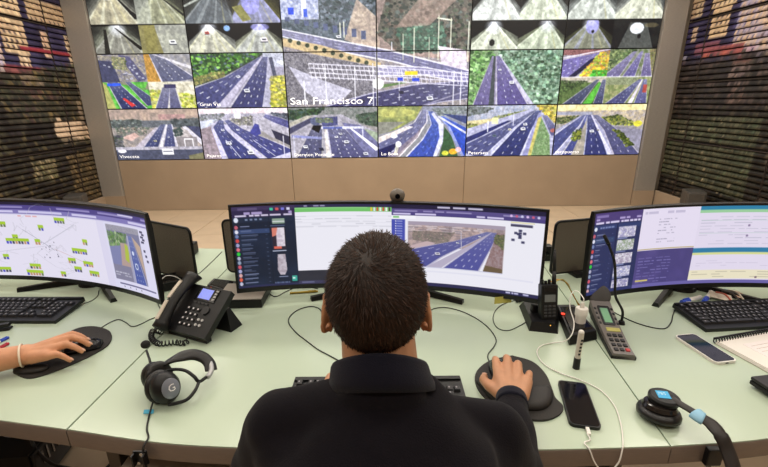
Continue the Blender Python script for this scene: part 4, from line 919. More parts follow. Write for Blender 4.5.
def right_screen():
    p = Pic(MWp, MHp, '#e4dcf0', 303)
    p.rect(0, 0, .20, 1, '#272f5c'); p.rect(0, 0, .20, .13, '#4c3c78'); p.rect(.01, .03, .06, .06, '#8474b0'); p.scribble(.01, .07, .195, .095, '#c8b8e8', 1, .8, 1, .3); p.scribble(.01, .11, .195, .135, '#e8e0fc', 1, .9, 1, .2)
    p.rect(0, .15, .2, .2, '#2c3a6c'); p.ell(.012, .19, .006, .025, '#dfe4f4'); p.scribble(.03, .17, .09, .19, '#8c98c8', 1, .8, 1)
    chat_icons(p, 0, .095, .24, .97, 12); p.rect(.10, .15, .105, 1, '#1a2148')
    for k, c in enumerate(['#9c98c0', '#8c9c80', '#a89cb4', '#9c9cc4', '#8c88b4']):
        y = .19 + k * .165; p.rect(.11, y, .18, y + .13, c, tex=.3, col2='#e0dcec', cell=6)
    for k in range(4): p.rect(.11, .325 + k * .165, .15, .34 + k * .165, '#a8b0d8', .7)
    p.rect(.20, 0, .42, .52, '#e8e0f4'); p.scribble(.27, .12, .34, .44, '#8c88a0', 9, .6, .3, .3); p.scribble(.21, .04, .4, .07, '#a8a0c0', 1, .5, 1); p.rect(.2, .50, .42, .515, '#c0b080')
    p.rect(.20, .52, .42, 1, '#4a427c', col2='#544a88', cell=60); p.scribble(.21, .6, .34, .95, '#8c84c8', 9, .8, .22, .3); p.rect(.21, .9, .26, .92, '#d0c070')
    p.rect(.42, 0, .76, .05, '#2c80a8'); p.rect(.42, .05, .76, .085, '#9cd0a0'); p.rect(.76, 0, 1, .10, '#2878a8'); p.scribble(.77, .02, .9, .04, '#fff', 1, .6, 1); p.rect(.76, .10, 1, .16, '#f0ecf8'); p.rect(.78, .115, .81, .14, '#80c8a0')
    for k, c in enumerate(['#c05050', '#d0d0d0', '#c05858']): p.rect(.71 + .015 * k, .055, .72 + .015 * k, .08, c)
    p.scribble(.43, .12, .74, .5, '#a8a8bc', 10, .55, .2, .3); p.rect(.43, .18, .74, .185, '#88c0a0', .7); p.rect(.43, .34, .74, .345, '#88c0a0', .7); p.ell(.6, .25, .004, .015, '#8c7ca0'); p.ell(.6, .38, .004, .015, '#8c7ca0')
    p.rect(.42, .53, .76, .59, '#2c7ca8'); p.rect(.42, .59, .76, .62, '#d8dc98'); p.scribble(.44, .65, .7, .78, '#b8b0c8', 4, .5, .2, .5); p.rect(.42, .82, .76, .94, '#ece4c8'); p.scribble(.43, .83, .75, .93, '#a8a090', 3, .6, .3, .3); p.ell(.66, .92, .004, .015, '#806878')
    p.poly([(.76, .16), (.84, .16), (.84, 1), (.76, 1)], '#5c58a8'); p.scribble(.775, .2, .825, .95, '#a8a4e0', 20, .6, .2, .3)
    p.rect(.84, .16, 1, 1, '#ece8f8'); p.rect(.88, .4, 1, .7, '#8c9080', tex=.4, col2='#a0a4a0', cell=6); p.scribble(.85, .2, .98, .38, '#b0a8c0', 4, .5, .2)
    p.rect(0, .955, 1, 1, '#6c64a8'); p.rect(0, .955, .2, 1, '#2c3468')
    return p.out()

curved_monitor('centre curved ultrawide monitor behind the man in navy, white sheet and motorway view', (0.0049, 1.4312), -0.1044, 0.0456, 1.1023, 0.3282, 1.511, center_screen(), (0.29, -0.01, 0.01))
curved_monitor('right curved ultrawide monitor, purple chat list left, teal bars and white tables', (1.1971, 1.4055), 0.0295, 0.0425, 1.055, 0.3156, 1.4599, right_screen(), (0.205, -0.03, -0.03))
curved_monitor('left curved ultrawide monitor showing a white map with green tags', (-1.2745, 1.5175), -0.2241, 0.0082, 1.0816, 0.3288, 1.5961, left_screen(), (0.235, -0.01, -0.01))

# ------------------------------------------------------------------ mesh screens and small boxes behind the monitors
M_mesh = mat('perforated_metal', '#6a6056', 0.6, 0.2, var=0.35, vscale=260, bump=0.3, bscale=260)
def round_rect(w, h, r, k=5):
    out = []
    for cx, cy, a0 in ((w / 2 - r, h / 2 - r, 0), (-w / 2 + r, h / 2 - r, 90), (-w / 2 + r, -h / 2 + r, 180), (w / 2 - r, -h / 2 + r, 270)):
        for i in range(k + 1):
            a = math.radians(a0 + 90 * i / k); out.append((cx + r * math.cos(a), cy + r * math.sin(a)))
    return out
def mesh_screen(label, p0, p1, z1):
    (x0, y0), (x1, y1) = p0, p1; L = math.hypot(x1 - x0, y1 - y0); a = math.atan2(y1 - y0, x1 - x0); h = z1 - DESK - 0.012
    t = thing('mesh_divider', label, 'divider', ((x0 + x1) / 2, (y0 + y1) / 2, DESK), a, 'mesh dividers behind the monitors')
    R90 = Matrix.Translation((0, 0, 0.012 + h / 2)) @ Matrix.Rotation(PI / 2, 4, 'X')
    part('panel', MB().prism(round_rect(L, h, 0.022), -0.004, 0.004, M=R90), M_mesh, t)
    rr = [(x, y, 0) for x, y in round_rect(L, h, 0.022)]
    part('rim', MB().tube(rr, 0.006, 8, M=R90, closed=True), M_black, t, smooth='all')
    for sx in (-L / 2 + 0.12, L / 2 - 0.12):
        part('foot', MB().box((sx, 0, 0.008), (0.05, 0.10, 0.016), bevel=0.004), M_black, t)
    return t
mesh_screen('dark mesh divider behind the left monitor and desk phone', (-1.40, 1.93), (-0.79, 1.615), 0.985)
mesh_screen('dark mesh divider behind the centre monitor', (-0.695, 1.72), (0.50, 1.70), 0.99)
mesh_screen('dark mesh divider behind the two way radio and right monitor', (0.715, 1.655), (1.44, 1.83), 0.985)

def small_box(name, label, c, s, rz=0, cat='box'):
    t = thing(name, label, cat, c, rz)
    part('housing', MB().box((0, 0, s[2] / 2 + 0.003), s, bevel=min(s) * 0.12), M_black if s[2] < .2 else mat('projector_grey', '#4a4744', 0.4), t)
    part('lens', MB().cyl((0, -s[1] / 2 + 0.001, s[2] * 0.55), (0, -s[1] / 2 - 0.006, s[2] * 0.55), min(s) * 0.22, n=16), M_gloss, t)
    for sx in (-1, 1): part('foot', MB().box((sx * s[0] * 0.32, 0, 0.002), (s[0] * 0.15, s[1] * 0.7, 0.004)), M_rubber, t)
    return t
a = desk_point(82, 205, 0.235); 
small_box('projector', 'small dark box at the foot of the left louvred wall above the left monitor', (-3.78, 5.0, 0.0), (0.20, 0.24, 0.42), 0.35, 'projector')
small_box('projector', 'small dark box at the foot of the right louvred wall above the right monitor', (3.70, 4.85, 0.0), (0.20, 0.24, 0.42), -0.35, 'projector')
small_box('speaker', 'small black box on the desk rim right of the left mesh divider', (-0.985, 1.98, DESK), (0.07, 0.06, 0.06), 0, 'speaker')
small_box('speaker', 'small black box half hidden left of the mesh divider by the radio', (0.765, 1.855, DESK), (0.06, 0.05, 0.07), 0, 'speaker')
# webcam on top of the centre monitor
t = thing('webcam', 'small round webcam clipped on top of the centre monitor', 'webcam', (0.05, 1.475, 1.122))
part('camera_head', MB().ell((0, 0, 0.022), (0.028, 0.02, 0.026)), mat('grey_plastic', '#6d665e', 0.4), t, smooth='all')
part('clip', MB().box((0, -0.0, 0.0), (0.045, 0.03, 0.010), bevel=0.002).box((0, 0.022, -0.02), (0.03, 0.006, 0.05)), M_black, t)
part('lens', MB().cyl((0, -0.018, 0.024), (0, -0.024, 0.024), 0.009), M_gloss, t)

# ------------------------------------------------------------------ keyboards
M_key = mat('key_cap', '#1d1d20', 0.5)
M_legend = mat('key_legend', '#8d8a90', 0.6)
KEYME = {}
def key_mesh(w):
    if w not in KEYME:
        me = MB().prism([(-w / 2, -0.0088), (w / 2, -0.0088), (w / 2, 0.0088), (-w / 2, 0.0088)], 0, 0.007, top=[(-w / 2 + 0.002, -0.006), (w / 2 - 0.002, -0.006), (w / 2 - 0.002, 0.0075), (-w / 2 + 0.002, 0.0075)])
        q = MB(); me2 = me.mesh('key'); me2.materials.append(M_key); me2.materials.append(M_legend)
        # a small printed legend on the cap
        bm = bmesh.new(); bm.from_mesh(me2)
        vs = [bm.verts.new(p) for p in ((-0.0035, 0.0, 0.0073), (0.0005, 0.0, 0.0073), (0.0005, 0.005, 0.0073), (-0.0035, 0.005, 0.0073))]
        f = bm.faces.new(vs); f.material_index = 1; bm.to_mesh(me2); bm.free(); KEYME[w] = me2
    return KEYME[w]
def keyboard(label, loc, rotz, keys=True):
    t = thing('keyboard', label, 'keyboard', (loc[0], loc[1], DESK), rotz, 'black keyboards on the desk')
    sl = math.radians(4)
    M = Matrix.Translation((0, 0, 0.006)) @ Matrix.Rotation(sl, 4, 'X')
    part('base', MB().prism([(-0.226, -0.078), (0.226, -0.078), (0.222, 0.078), (-0.222, 0.078)], -0.001, 0.012, M=M), M_black, t, bevel=0.003)
    part('back_rail', MB().box((0, 0.072, 0.014), (0.44, 0.012, 0.006), M=M), M_black, t)
    for sx in (-1, 1): part('flip_foot', MB().box((sx * 0.19, 0.066, 0.003), (0.03, 0.012, 0.022)), M_rubber, t)
    rows = []
    P = 0.0190
    rows.append((0.062, [(P, 0)] * 1 + [(P, 0.010)] * 0 + [(P, 0)] * 12))
    x0 = -0.214
    def put(x, y, w):
        o = link('key', key_mesh(round(w, 4)), None, t); o.matrix_local = M @ Matrix.Translation((x, y, 0.012))
    ys = [0.056, 0.031, 0.012, -0.007, -0.026, -0.045]
    lay = [[1, -.6] + [1] * 4 + [-.3] + [1] * 4 + [-.3] + [1] * 4, [1] * 13 + [1.9], [1.5] + [1] * 12 + [1.4], [1.8] + [1] * 11 + [2.1], [2.3] + [1] * 10 + [2.6], [1.4, 1.1, 1.4, 5.6, 1.4, 1.1, 1.1, 1.8]]
    for y, rw in zip(ys, lay):
        x = x0
        for k in rw:
            if k < 0: x += -k * P; continue
            put(x + k * P / 2, y, k * P - 0.0022); x += k * P
    for y, cs in zip(ys, ((0, 1, 2), (0, 1, 2), (0, 1, 2), (), (1,), (0, 1, 2))):
        for c in cs: put(0.083 + c * P, y, P - 0.0022)
    for y, cs in zip(ys[1:], ((0, 1, 2, 3), (0, 1, 2), (0, 1, 2), (0, 1, 2), (0.5, 2))):
        for c in cs: put(0.1485 + c * P, y, (2 * P if c == 0.5 else P) - 0.0022)
    return t
# places measured on the desk
keyboard('black keyboard lying to the left of the bare hand on the mouse', (-1.375, 1.375), -0.02)
keyboard('black keyboard right of the grey flip phone under the right monitor', (1.265, 1.285), 0.075)
keyboard('black keyboard hidden in front of the man in navy', (-0.022, 0.868), -0.005)
# dark device at the right edge
t = thing('keyboard_edge_device', 'black slab device with a blunt corner at the right edge below the notebook', 'device', (1.132, 0.893, DESK), 0.14)
t.name = 'laptop_computer'
t['category'] = 'laptop'; t['label'] = 'corner of a closed black laptop at the right edge below the notebook'
part('base', MB().box((0, 0, 0.014), (0.33, 0.11, 0.012), bevel=0.003), M_black, t)
part('lid', MB().box((0, 0, 0.026), (0.33, 0.11, 0.009), bevel=0.003), mat('dark_lid', '#1e1c1e', 0.5), t)
for sx in (-1, 1):
    for sy in (-1, 1): part('foot', MB().cyl((sx * .13, sy * .035, 0), (sx * .13, sy * .035, 0.010), 0.007, n=10), M_rubber, t)

# ------------------------------------------------------------------ mouse pads and mice
M_pad = mat('mouse_pad', '#2b2826', 0.75, bump=0.25, bscale=900, var=0.06)
M_gel = mat('wrist_rest', '#242120', 0.6, var=0.05)
# left pad : long stadium
t = thing('mouse_pad', 'long oval black mouse pad under the bare forearm and hand', 'mouse pad', (-0.965, 1.115, DESK), 0.0)
P0 = [(13.5, 373.6), (20, 364), (40, 350), (62, 337), (79, 329), (95, 327.5), (108, 331), (112, 337), (108, 346), (92, 356), (68, 367), (44, 376), (27, 379)]
out = [(v.x, v.y) for v in spline([desk_point(*q) for q in P0 + P0[:1]], 5)[:-1]]
loc = [(x + 0.965, y - 1.115) for x, y in out]
part('pad', MB().prism(loc, 0, 0.005), M_pad, t, bevel=0.0015)
part('wrist_rest', MB().loft([(-0.055, -0.09, 0.004, 0.05, 0.024), (-0.055, -0.09, 0.012, 0.048, 0.022), (-0.055, -0.09, 0.017, 0.036, 0.014)], 24), M_gel, t, smooth='all')
def mouse(label, loc, rotz, mcol):
    t = thing('computer_mouse', label, 'mouse', loc, rotz)
    secs = []
    for k in range(9):
        f = k / 8; y = -0.052 + 0.104 * f
        w = 0.029 * math.sin(PI * (0.10 + 0.80 * f)) ** 0.45 * (1 - 0.08 * math.sin(PI * f) ** 4); h = 0.034 * math.sin(PI * (0.08 + 0.74 * f)) ** 0.8
        secs.append([(w * math.cos(a), y, max(0.001, h * (math.sin(a) if math.sin(a) > 0 else 0))) for a in [PI * q / 12 for q in range(13)]])
    mb = MB(); mb.rings([list(reversed(r)) for r in secs]); part('shell', mb, mcol, t, smooth='all')
    part('scroll_wheel', MB().cyl((-0.004, 0.034, 0.024), (0.004, 0.034, 0.024), 0.008, n=16), M_rubber, t)
    part('button_seam', MB().box((0, 0.035, 0.0255), (0.001, 0.03, 0.001)), M_gloss, t)
    return t
mouse('dark blue black mouse under the bare hand on the long oval pad', (-0.942, 1.128, DESK + 0.005), -1.25, mat('mouse_navy', '#14161f', 0.25))
# centre pad with wrist cushion
t = thing('mouse_pad', 'round black gel mouse pad under the hand of the man in navy', 'mouse pad', (0.345, 0.94, DESK), 0.0)
P1 = [(512, 357), (490, 362), (476.5, 373), (476, 386), (486, 400), (505, 412), (525, 420), (545, 421.5), (559, 416), (563, 408), (555, 399), (551, 388), (545, 375), (532, 363)]
out = [(v.x - 0.345, v.y - 0.94) for v in spline([desk_point(*q) for q in P1 + P1[:1]], 5)[:-1]]
part('pad', MB().prism(out, 0, 0.006), M_pad, t, bevel=0.002)
W = [desk_point(*q) for q in ((476, 384), (500, 394), (525, 396), (549, 391), (552, 402), (543, 412), (520, 412), (495, 405))]
wo = [(v.x - 0.345, v.y - 0.94) for v in spline(W + W[:1], 5)[:-1]]
cx = sum(p[0] for p in wo) / len(wo); cy = sum(p[1] for p in wo) / len(wo)
part('wrist_rest', MB().rings([[(cx + (x - cx) * s, cy + (y - cy) * s, z) for x, y in wo] for s, z in ((1.0, 0.005), (1.0, 0.013), (0.93, 0.020), (0.78, 0.024), (0.5, 0.025))]), M_gel, t, smooth='all')
mouse('dark mouse under the right hand of the man in navy', (0.318, 0.972, DESK + 0.006), 0.06, mat('mouse_navy', '#14161f', 0.25))

def cable(label, pts, r, m, name='cable', pix=True, group=None):
    P = [desk_point(*q) + Vector((0, 0, r + 0.0005)) if len(q) == 2 else (desk_point(q[0], q[1], q[2]) if q[2] < 5 else Vector(q[:3])) for q in pts]
    return part(name, MB().tube(spline(P, 7), r, 7), m, None, smooth='all', label=label, cat='cable', group=group)
cable('black mouse lead from the left mouse curving to the desk phone', [(91, 334), (100, 329), (110, 323), (119, 320), (126, 323), (132, 327), (140, 325), (150, 320), (160, 316.5)], 0.0016, M_cable, 'mouse_lead')
cable('black lead behind the left monitor foot to the left keyboard', [(84, 304), (92, 301), (98, 296), (99, 291)], 0.0016, M_cable, 'keyboard_lead')
cable('black mouse lead rising from the right hand to the centre monitor', [(493, 372), (489, 362), (488, 355), (494, 347), (496, 340), (490, 330), (478, 320), (462, 312), (445, 308), (432, 310), (424, 318), (419, 330)], 0.0016, M_cable, 'mouse_lead')
cable('black lead looping left of the head of the man in navy', [(322, 322), (321, 311), (312, 307), (299, 310), (290, 317), (289, 324), (296, 333), (306, 341), (318, 350), (331, 357), (345, 366), (348, 379)], 0.0018, M_cable, 'keyboard_lead')
cable('thin black lead from the radio cradle toward the sticky note', [(533, 306), (522, 301), (510, 302), (498, 308), (493, 318), (497, 328), (508, 331), (520, 326), (530, 320)], 0.0014, M_cable)
cable('thin black lead curling under the left part of the centre monitor', [(265, 290), (275, 297), (286, 292), (300, 287), (318, 289)], 0.0016, M_cable)
cable('black lead from the grey flip phone curving to the right keyboard', [(606, 308), (618, 315), (635, 323), (652, 328), (665, 329), (671, 323), (673, 315), (678, 305), (690, 299)], 0.0018, M_cable)
cable('black lead on the left desk running behind the desk phone', [(166, 320), (157, 300), (163, 290), (178, 283), (196, 276), (212, 262), (222, 252)], 0.0016, M_cable)

# plug on the thin radio lead
t = thing('cable_plug', 'small black plug lying under the yellow sticky note', 'plug', tuple(desk_point(519, 302)), 0.4)
part('plug_body', MB().cyl((-0.012, 0, 0.008), (0.012, 0, 0.008), 0.007), M_black, t, smooth=True)
part('strain_relief', MB().cyl((0.012, 0, 0.008), (0.026, 0, 0.008), 0.005, 0.003), M_rubber, t, smooth=True)

# ------------------------------------------------------------------ desk phone
import itertools
A_, B_ = desk_point(162, 332), desk_point(209, 345)
ang = math.atan2(B_.y - A_.y, B_.x - A_.x)
t = thing('desk_phone', 'black desk telephone with blue display and white key strips, between left and centre monitors', 'telephone', (A_.x, A_.y, DESK), ang)
Wp = (B_ - A_).length * 1.0; Dp = 0.170; tl = math.radians(37)
MP = Matrix.Translation((0, 0, 0.012)) @ Matrix.Rotation(tl, 4, 'X')
body = MB().prism([(0, 0), (Wp, 0), (Wp, Dp), (0, Dp)], 0, 0.022, M=MP)
part('body', body, M_black, t, bevel=0.005)
part('stand', MB().prism([(0.03, 0.085), (Wp + 0.012, 0.085), (Wp + 0.012, 0.14), (0.03, 0.14)], 0.0, 0.075, top=[(0.03, 0.10), (Wp - 0.01, 0.10), (Wp - 0.01, 0.115), (0.03, 0.115)]), M_black, t, bevel=0.003)
part('front_foot', MB().box((Wp / 2, 0.012, 0.006), (Wp * 0.9, 0.02, 0.012)), M_rubber, t)
X0 = 0.078                                             # keypad field begins right of the handset
scr = part('screen_bezel', MB().box((X0 + 0.045, 0.140, 0.0235), (0.086, 0.048, 0.003), bevel=0.001, M=MP), M_gloss, t)
part('display', MB().box((X0 + 0.040, 0.141, 0.0256), (0.050, 0.036, 0.001), M=MP), mat('blue_lcd', '#6c78c8', 0.3, emit=0.8), scr)
for k in range(4): part('soft_key', MB().box((X0 + 0.081, 0.126 + 0.0105 * k, 0.0265), (0.009, 0.006, 0.003), M=MP), mat('grey_key', '#a9a8aa', 0.4), t)
for k in range(4): part('menu_key', MB().box((X0 + 0.016 + 0.016 * k, 0.108, 0.0245), (0.012, 0.006, 0.003), M=MP), M_key, t)
for r_, c_ in itertools.product(range(4), range(3)):
    o = part('number_key', MB().box((X0 + 0.006 + 0.020 * c_, 0.028 + 0.0185 * r_, 0.0245), (0.013, 0.010, 0.005), bevel=0.002, M=MP), M_key, t)
    part('key_print', MB().box((X0 + 0.006 + 0.020 * c_, 0.029 + 0.0185 * r_, 0.0272), (0.005, 0.005, 0.0004), M=MP), mat('print_white', '#d8d4d8', 0.5), o)
part('navigation_key', MB().cyl((X0 + 0.075, 0.086, 0.021), (X0 + 0.075, 0.086, 0.0275), 0.014, M=MP), M_key, t, smooth=True)
for k in range(4): part('function_key', MB().cyl((X0 + 0.068 + 0.016 * (k % 2), 0.035 + 0.018 * (k // 2), 0.022), (X0 + 0.068 + 0.016 * (k % 2), 0.035 + 0.018 * (k // 2), 0.026), 0.0045, n=12, M=MP), mat('grey_key', '#a9a8aa'), t)
# handset along the left side
hs = []
for k in range(13):
    f = k / 12; y = -0.010 + 0.205 * f; z = 0.036 + 0.020 * math.sin(PI * f); h = 0.014 + 0.014 * abs(2 * f - 1) ** 3; w = 0.023 + 0.005 * abs(2 * f - 1) ** 2
    hs.append([(0.036 + w * math.cos(a) * (1 if abs(math.cos(a)) > .3 else 1), y, z + h * math.sin(a)) for a in [2 * PI * q / 16 for q in range(16)]])
H = part('handset', MB().rings([list(reversed(r)) for r in hs], M=MP), M_black, t, smooth='all')
for (ya, yb) in ((0.012, 0.078), (0.088, 0.155)):
    rs = []
    for k in range(6):
        y = ya + (yb - ya) * k / 5; f = (y + 0.008) / 0.205; z = 0.036 + 0.020 * math.sin(PI * f) + 0.015 + 0.014 * abs(2 * f - 1) ** 3
        rs.append([(0.014, y, z - 0.004), (0.034, y, z + 0.002), (0.034, y, z - 0.002), (0.014, y, z - 0.008)])
    st = part('label_strip', MB().rings(rs, M=MP), mat('label_paper', '#cfc5b6', 0.6), H, label='white paper strip of printed names')
# coiled cord
def coil(label, pts, rc, r, turns, name, extra=()):
    P = spline([Vector(p) for p in pts], 14); L = [0]
    for a, b in zip(P[:-1], P[1:]): L.append(L[-1] + (b - a).length)
    n = turns * 9; out = []
    for k in range(n + 1):
        s = L[-1] * k / n; i = max(j for j in range(len(L)) if L[j] <= s + 1e-9); i = min(i, len(P) - 2)
        f = (s - L[i]) / max(1e-9, L[i + 1] - L[i]); p = P[i].lerp(P[i + 1], f); T = (P[i + 1] - P[i]).normalized(); U = Vector((0, 0, 1)); S = T.cross(U).normalized()
        a = 2 * PI * k / 9; out.append(p + (U * math.cos(a) + S * math.sin(a)) * rc)
    return part(name, MB().tube(out, r, 5), M_cable, None, smooth='all', label=label, cat='cord')
cp = [desk_point(*q) + Vector((0, 0, 0.010)) for q in ((163, 335), (154, 333), (152, 340), (158, 346), (168, 346), (176, 345), (184, 346), (189, 343))]
coil('black coiled handset cord in front of the desk phone', cp, 0.0075, 0.0022, 22, 'coiled_cord')

# ------------------------------------------------------------------ left headset (standing on its ear cups)
G = desk_point(169, 405); 
t = thing('gaming_headset', 'black headset with round silver ear plate and microphone on the left desk', 'headphones', (-0.557, 0.953, DESK), math.radians(0))
def E(px, py, dz): return desk_point(px, py, DESK + dz) - Vector((-0.545, 0.955, DESK))
cupc = E(171, 387, 0.045)
ax = Vector((0.80, -0.52, 0.30)).normalized()                    # the ear plate faces right and a bit up
Mc = Matrix.Translation(cupc) @ ax.to_track_quat('Z', 'Y').to_matrix().to_4x4()
def disc(r0, r1, z0, z1, M): 
    n = 28; return [[(r0 * math.cos(2 * PI * i / n) * 0.86, r0 * math.sin(2 * PI * i / n), z0) for i in range(n)], [(r1 * math.cos(2 * PI * i / n) * 0.86, r1 * math.sin(2 * PI * i / n), z1) for i in range(n)]]
def ringstack(lst, M, sx=0.86, n=28):
    return MB().rings([[(r * math.cos(2 * PI * i / n) * sx, r * math.sin(2 * PI * i / n), z) for i in range(n)] for r, z in lst], M=M)
part('ear_cup', ringstack([(0.036, -0.022), (0.040, -0.012), (0.041, 0.0), (0.038, 0.010), (0.031, 0.020), (0.026, 0.024)], Mc), M_black, t, smooth=True)
cu = part('ear_cushion', ringstack([(0.020, -0.040), (0.034, -0.042), (0.042, -0.036), (0.044, -0.030), (0.042, -0.024), (0.036, -0.021)], Mc), mat('leatherette', '#131214', 0.4, bump=0.2, bscale=200), t, smooth='all')
M_plate = mat('silver_plate', '#8a8f9c', 0.3, 0.35)
pl = part('ear_plate', ringstack([(0.0255, 0.0235), (0.0255, 0.026), (0.0235, 0.027)], Mc), M_plate, t, smooth=True, label='round brushed silver ear plate with white logo')
me = text_mesh('G', 0.026, 0.0003); me.materials.append(mat('logo_white', '#f4f4f6', 0.4))
lo = link('logo', me, None, pl); lo.matrix_local = Mc @ Matrix.Translation((-0.008, -0.008, 0.0275)) @ Matrix.Rotation(0.0, 4, 'Z')
# far cup lying behind
c2 = E(158, 379, 0.040); Mc2 = Matrix.Translation(c2 + Vector((-0.005, 0.015, 0))) @ (-ax).to_track_quat('Z', 'Y').to_matrix().to_4x4()
part('ear_cup', ringstack([(0.034, -0.022), (0.038, -0.012), (0.038, 0.0), (0.034, 0.010), (0.024, 0.016)], Mc2), M_black, t, smooth=True)
part('ear_cushion', ringstack([(0.020, -0.036), (0.034, -0.038), (0.040, -0.033), (0.041, -0.028), (0.036, -0.021)], Mc2), mat('leatherette', '#131214'), t, smooth='all')
# headband
hb = [E(163, 368, 0.055), E(172, 362, 0.072), E(183, 357, 0.08), E(197, 354, 0.075), E(208, 357, 0.06), E(214, 363, 0.045), E(216, 370, 0.032)]
hbs = spline(hb, 6); rs = []
for i, p in enumerate(hbs):
    T = (hbs[min(i + 1, len(hbs) - 1)] - hbs[max(i - 1, 0)]).normalized(); S = Vector((0.35, 0.9, 0.1)); S = (S - T * S.dot(T)).normalized(); N = T.cross(S)
    f = i / (len(hbs) - 1); w = 0.017; th = 0.0085 * (0.45 + 0.55 * math.sin(PI * f))
    rs.append([p + S * w * math.cos(a) + N * th * math.sin(a) for a in [2 * PI * q / 12 for q in range(12)]])
part('headband', MB().rings(rs), mat('leatherette', '#131214'), t, smooth='all')
part('size_slider', MB().tube(spline([E(215, 362, 0.045), E(216, 370, 0.035), E(212, 377, 0.03)], 4), 0.007, 10), mat('slider_metal', '#b4b4b6', 0.45, 0.6), t, smooth='all', label='bright metal slider at the end of the headband')
part('yoke', MB().tube(spline([E(212, 376, 0.03), E(204, 381, 0.035), E(199, 376, 0.05), E(190, 370, 0.06), E(178, 369, 0.062), E(165, 372, 0.06)], 6), 0.0045, 8), M_black, t, smooth='all')
part('yoke', MB().tube(spline([E(204, 381, 0.035), E(200, 390, 0.03), E(192, 399, 0.022), E(180, 403, 0.016), E(174, 404, 0.014)], 6), 0.0045, 8), M_black, t, smooth='all')
mc_ = part('microphone_boom', MB().tube(spline([E(154, 388, 0.04), E(156, 375, 0.05), E(155, 362, 0.058), E(151, 350, 0.06)], 6), 0.0032, 8), M_black, t, smooth='all')
part('microphone_foam', MB().ell(E(150, 344, 0.06), (0.013, 0.013, 0.012)), mat('foam', '#171617', 0.9, bump=0.6, bscale=400), mc_, smooth='all')
part('tag', MB().box(E(154, 411, 0.006), (0.022, 0.012, 0.0015), (0.2, 0.3, 0.4)), mat('cyan_tape', '#4aa6c8', 0.5), t, label='cyan tape flag on the lead')
# lead over the desk edge
PT = [desk_point(157, 392, DESK + .040), desk_point(154, 399, DESK + .026), desk_point(152, 405, DESK + .012), desk_point(149, 418) + Vector((0, 0, .003)), desk_point(147, 430) + Vector((0, 0, .003))]
e = desk_point(147, 441); e = Vector((e.x, 0.735, DESK + 0.003))
PT += [Vector((e.x, 0.765, DESK + 0.003)), Vector((e.x, 0.741, DESK - 0.004)), Vector((e.x + 0.002, 0.735, DESK - 0.05)), Vector((e.x + 0.02, 0.72, DESK - 0.12)), Vector((e.x + 0.06, 0.72, DESK - 0.25)), Vector((e.x + 0.08, 0.80, DESK - 0.45))]
part('headset_lead', MB().tube(spline(PT, 8), 0.0022, 8), M_cable, None, smooth='all', label='black headset lead running over the desk edge through the metal clip', cat='cable')
# metal clip on desk edge
t = thing('cable_clip', 'small metal bracket on the desk edge below the left headset', 'clip', (e.x - 0.008, 0.742, DESK - 0.045))
part('bracket', MB().box((0, -0.003, 0.018), (0.030, 0.004, 0.036)).box((0.012, -0.010, 0.018), (0.004, 0.014, 0.03)).box((-0.012, -0.010, 0.018), (0.004, 0.014, 0.03)), M_black, t)
for k in (-1, 1): part('screw', MB().cyl((k * 0.005, -0.004, 0.006 + 0.012 * (k + 1)), (k * 0.005, -0.008, 0.006 + 0.012 * (k + 1)), 0.004), M_steel, t)

# ------------------------------------------------------------------ dark bases under the monitors
t = thing('docking_station', 'flat silver topped black box under the left end of the centre monitor', 'docking station', (-0.545, 1.465, DESK), 0.02)
part('case', MB().box((0, 0, 0.018), (0.175, 0.15, 0.032), bevel=0.003), M_black, t)
part('top_plate', MB().box((0, 0, 0.0355), (0.17, 0.145, 0.003), bevel=0.001), mat('dock_silver', '#8d857c', 0.35, 0.6), t, label='silver top plate')
for sx in (-1, 1): part('foot', MB().box((sx * 0.07, 0, 0.001), (0.01, 0.12, 0.002)), M_rubber, t)
def charger(label, corners, h, led=None, name='charger_base'):
    c = sum((desk_point(*q) for q in corners), Vector()) / 4
    o = [(desk_point(*q).x - c.x, desk_point(*q).y - c.y) for q in corners]
    t = thing(name, label, 'charger', (c.x, c.y, DESK))
    part('case', MB().prism(o, 0.003, h, top=[(x * 0.92, y * 0.92) for x, y in o]), M_black, t, bevel=0.004)
    o2 = [(x * 0.78, y * 0.78) for x, y in o]
    part('top_cover', MB().prism(o2, h, h + 0.003, top=[(x * 0.9, y * 0.9) for x, y in o2]), M_gloss, t, bevel=0.001)
    for x, y in o: part('foot', MB().cyl((x * .8, y * .8, 0), (x * .8, y * .8, 0.004), 0.006, n=10), M_rubber, t)
    if led:
        q = desk_point(led[0], led[1], DESK + h + .003) - c
        part('indicator_light', MB().ell((q.x, q.y, h + 0.004), (0.007, 0.006, 0.002)), mat('red_led', '#ff3a20', 0.3, emit=1.6), t, smooth='all', label='glowing red indicator light')
    return t
charger('flat black charger with a red light between desk phone and centre monitor', [(207, 291), (231, 299), (238, 287), (214, 284)], 0.028, (210, 288))
charger('low dark device behind the left monitor and desk phone', [(160, 293), (181, 289), (178, 279), (160, 282)], 0.035)
charger('black charger with glowing red light between radio and grey flip phone', [(569, 346), (597, 340), (573, 311), (555, 311)], 0.030, (563, 314))
# small white leads on the rear device
for k, (dx, cc, lb) in enumerate(((0, M_wcable, 'thin white lead over the low dark device behind the desk phone'),)):
    cable(lb, [(158, 283, DESK + .05), (166, 276, DESK + .05), (176, 277, DESK + .045), (184, 283, DESK + .01), (186, 288, DESK + .003)], 0.002, cc)

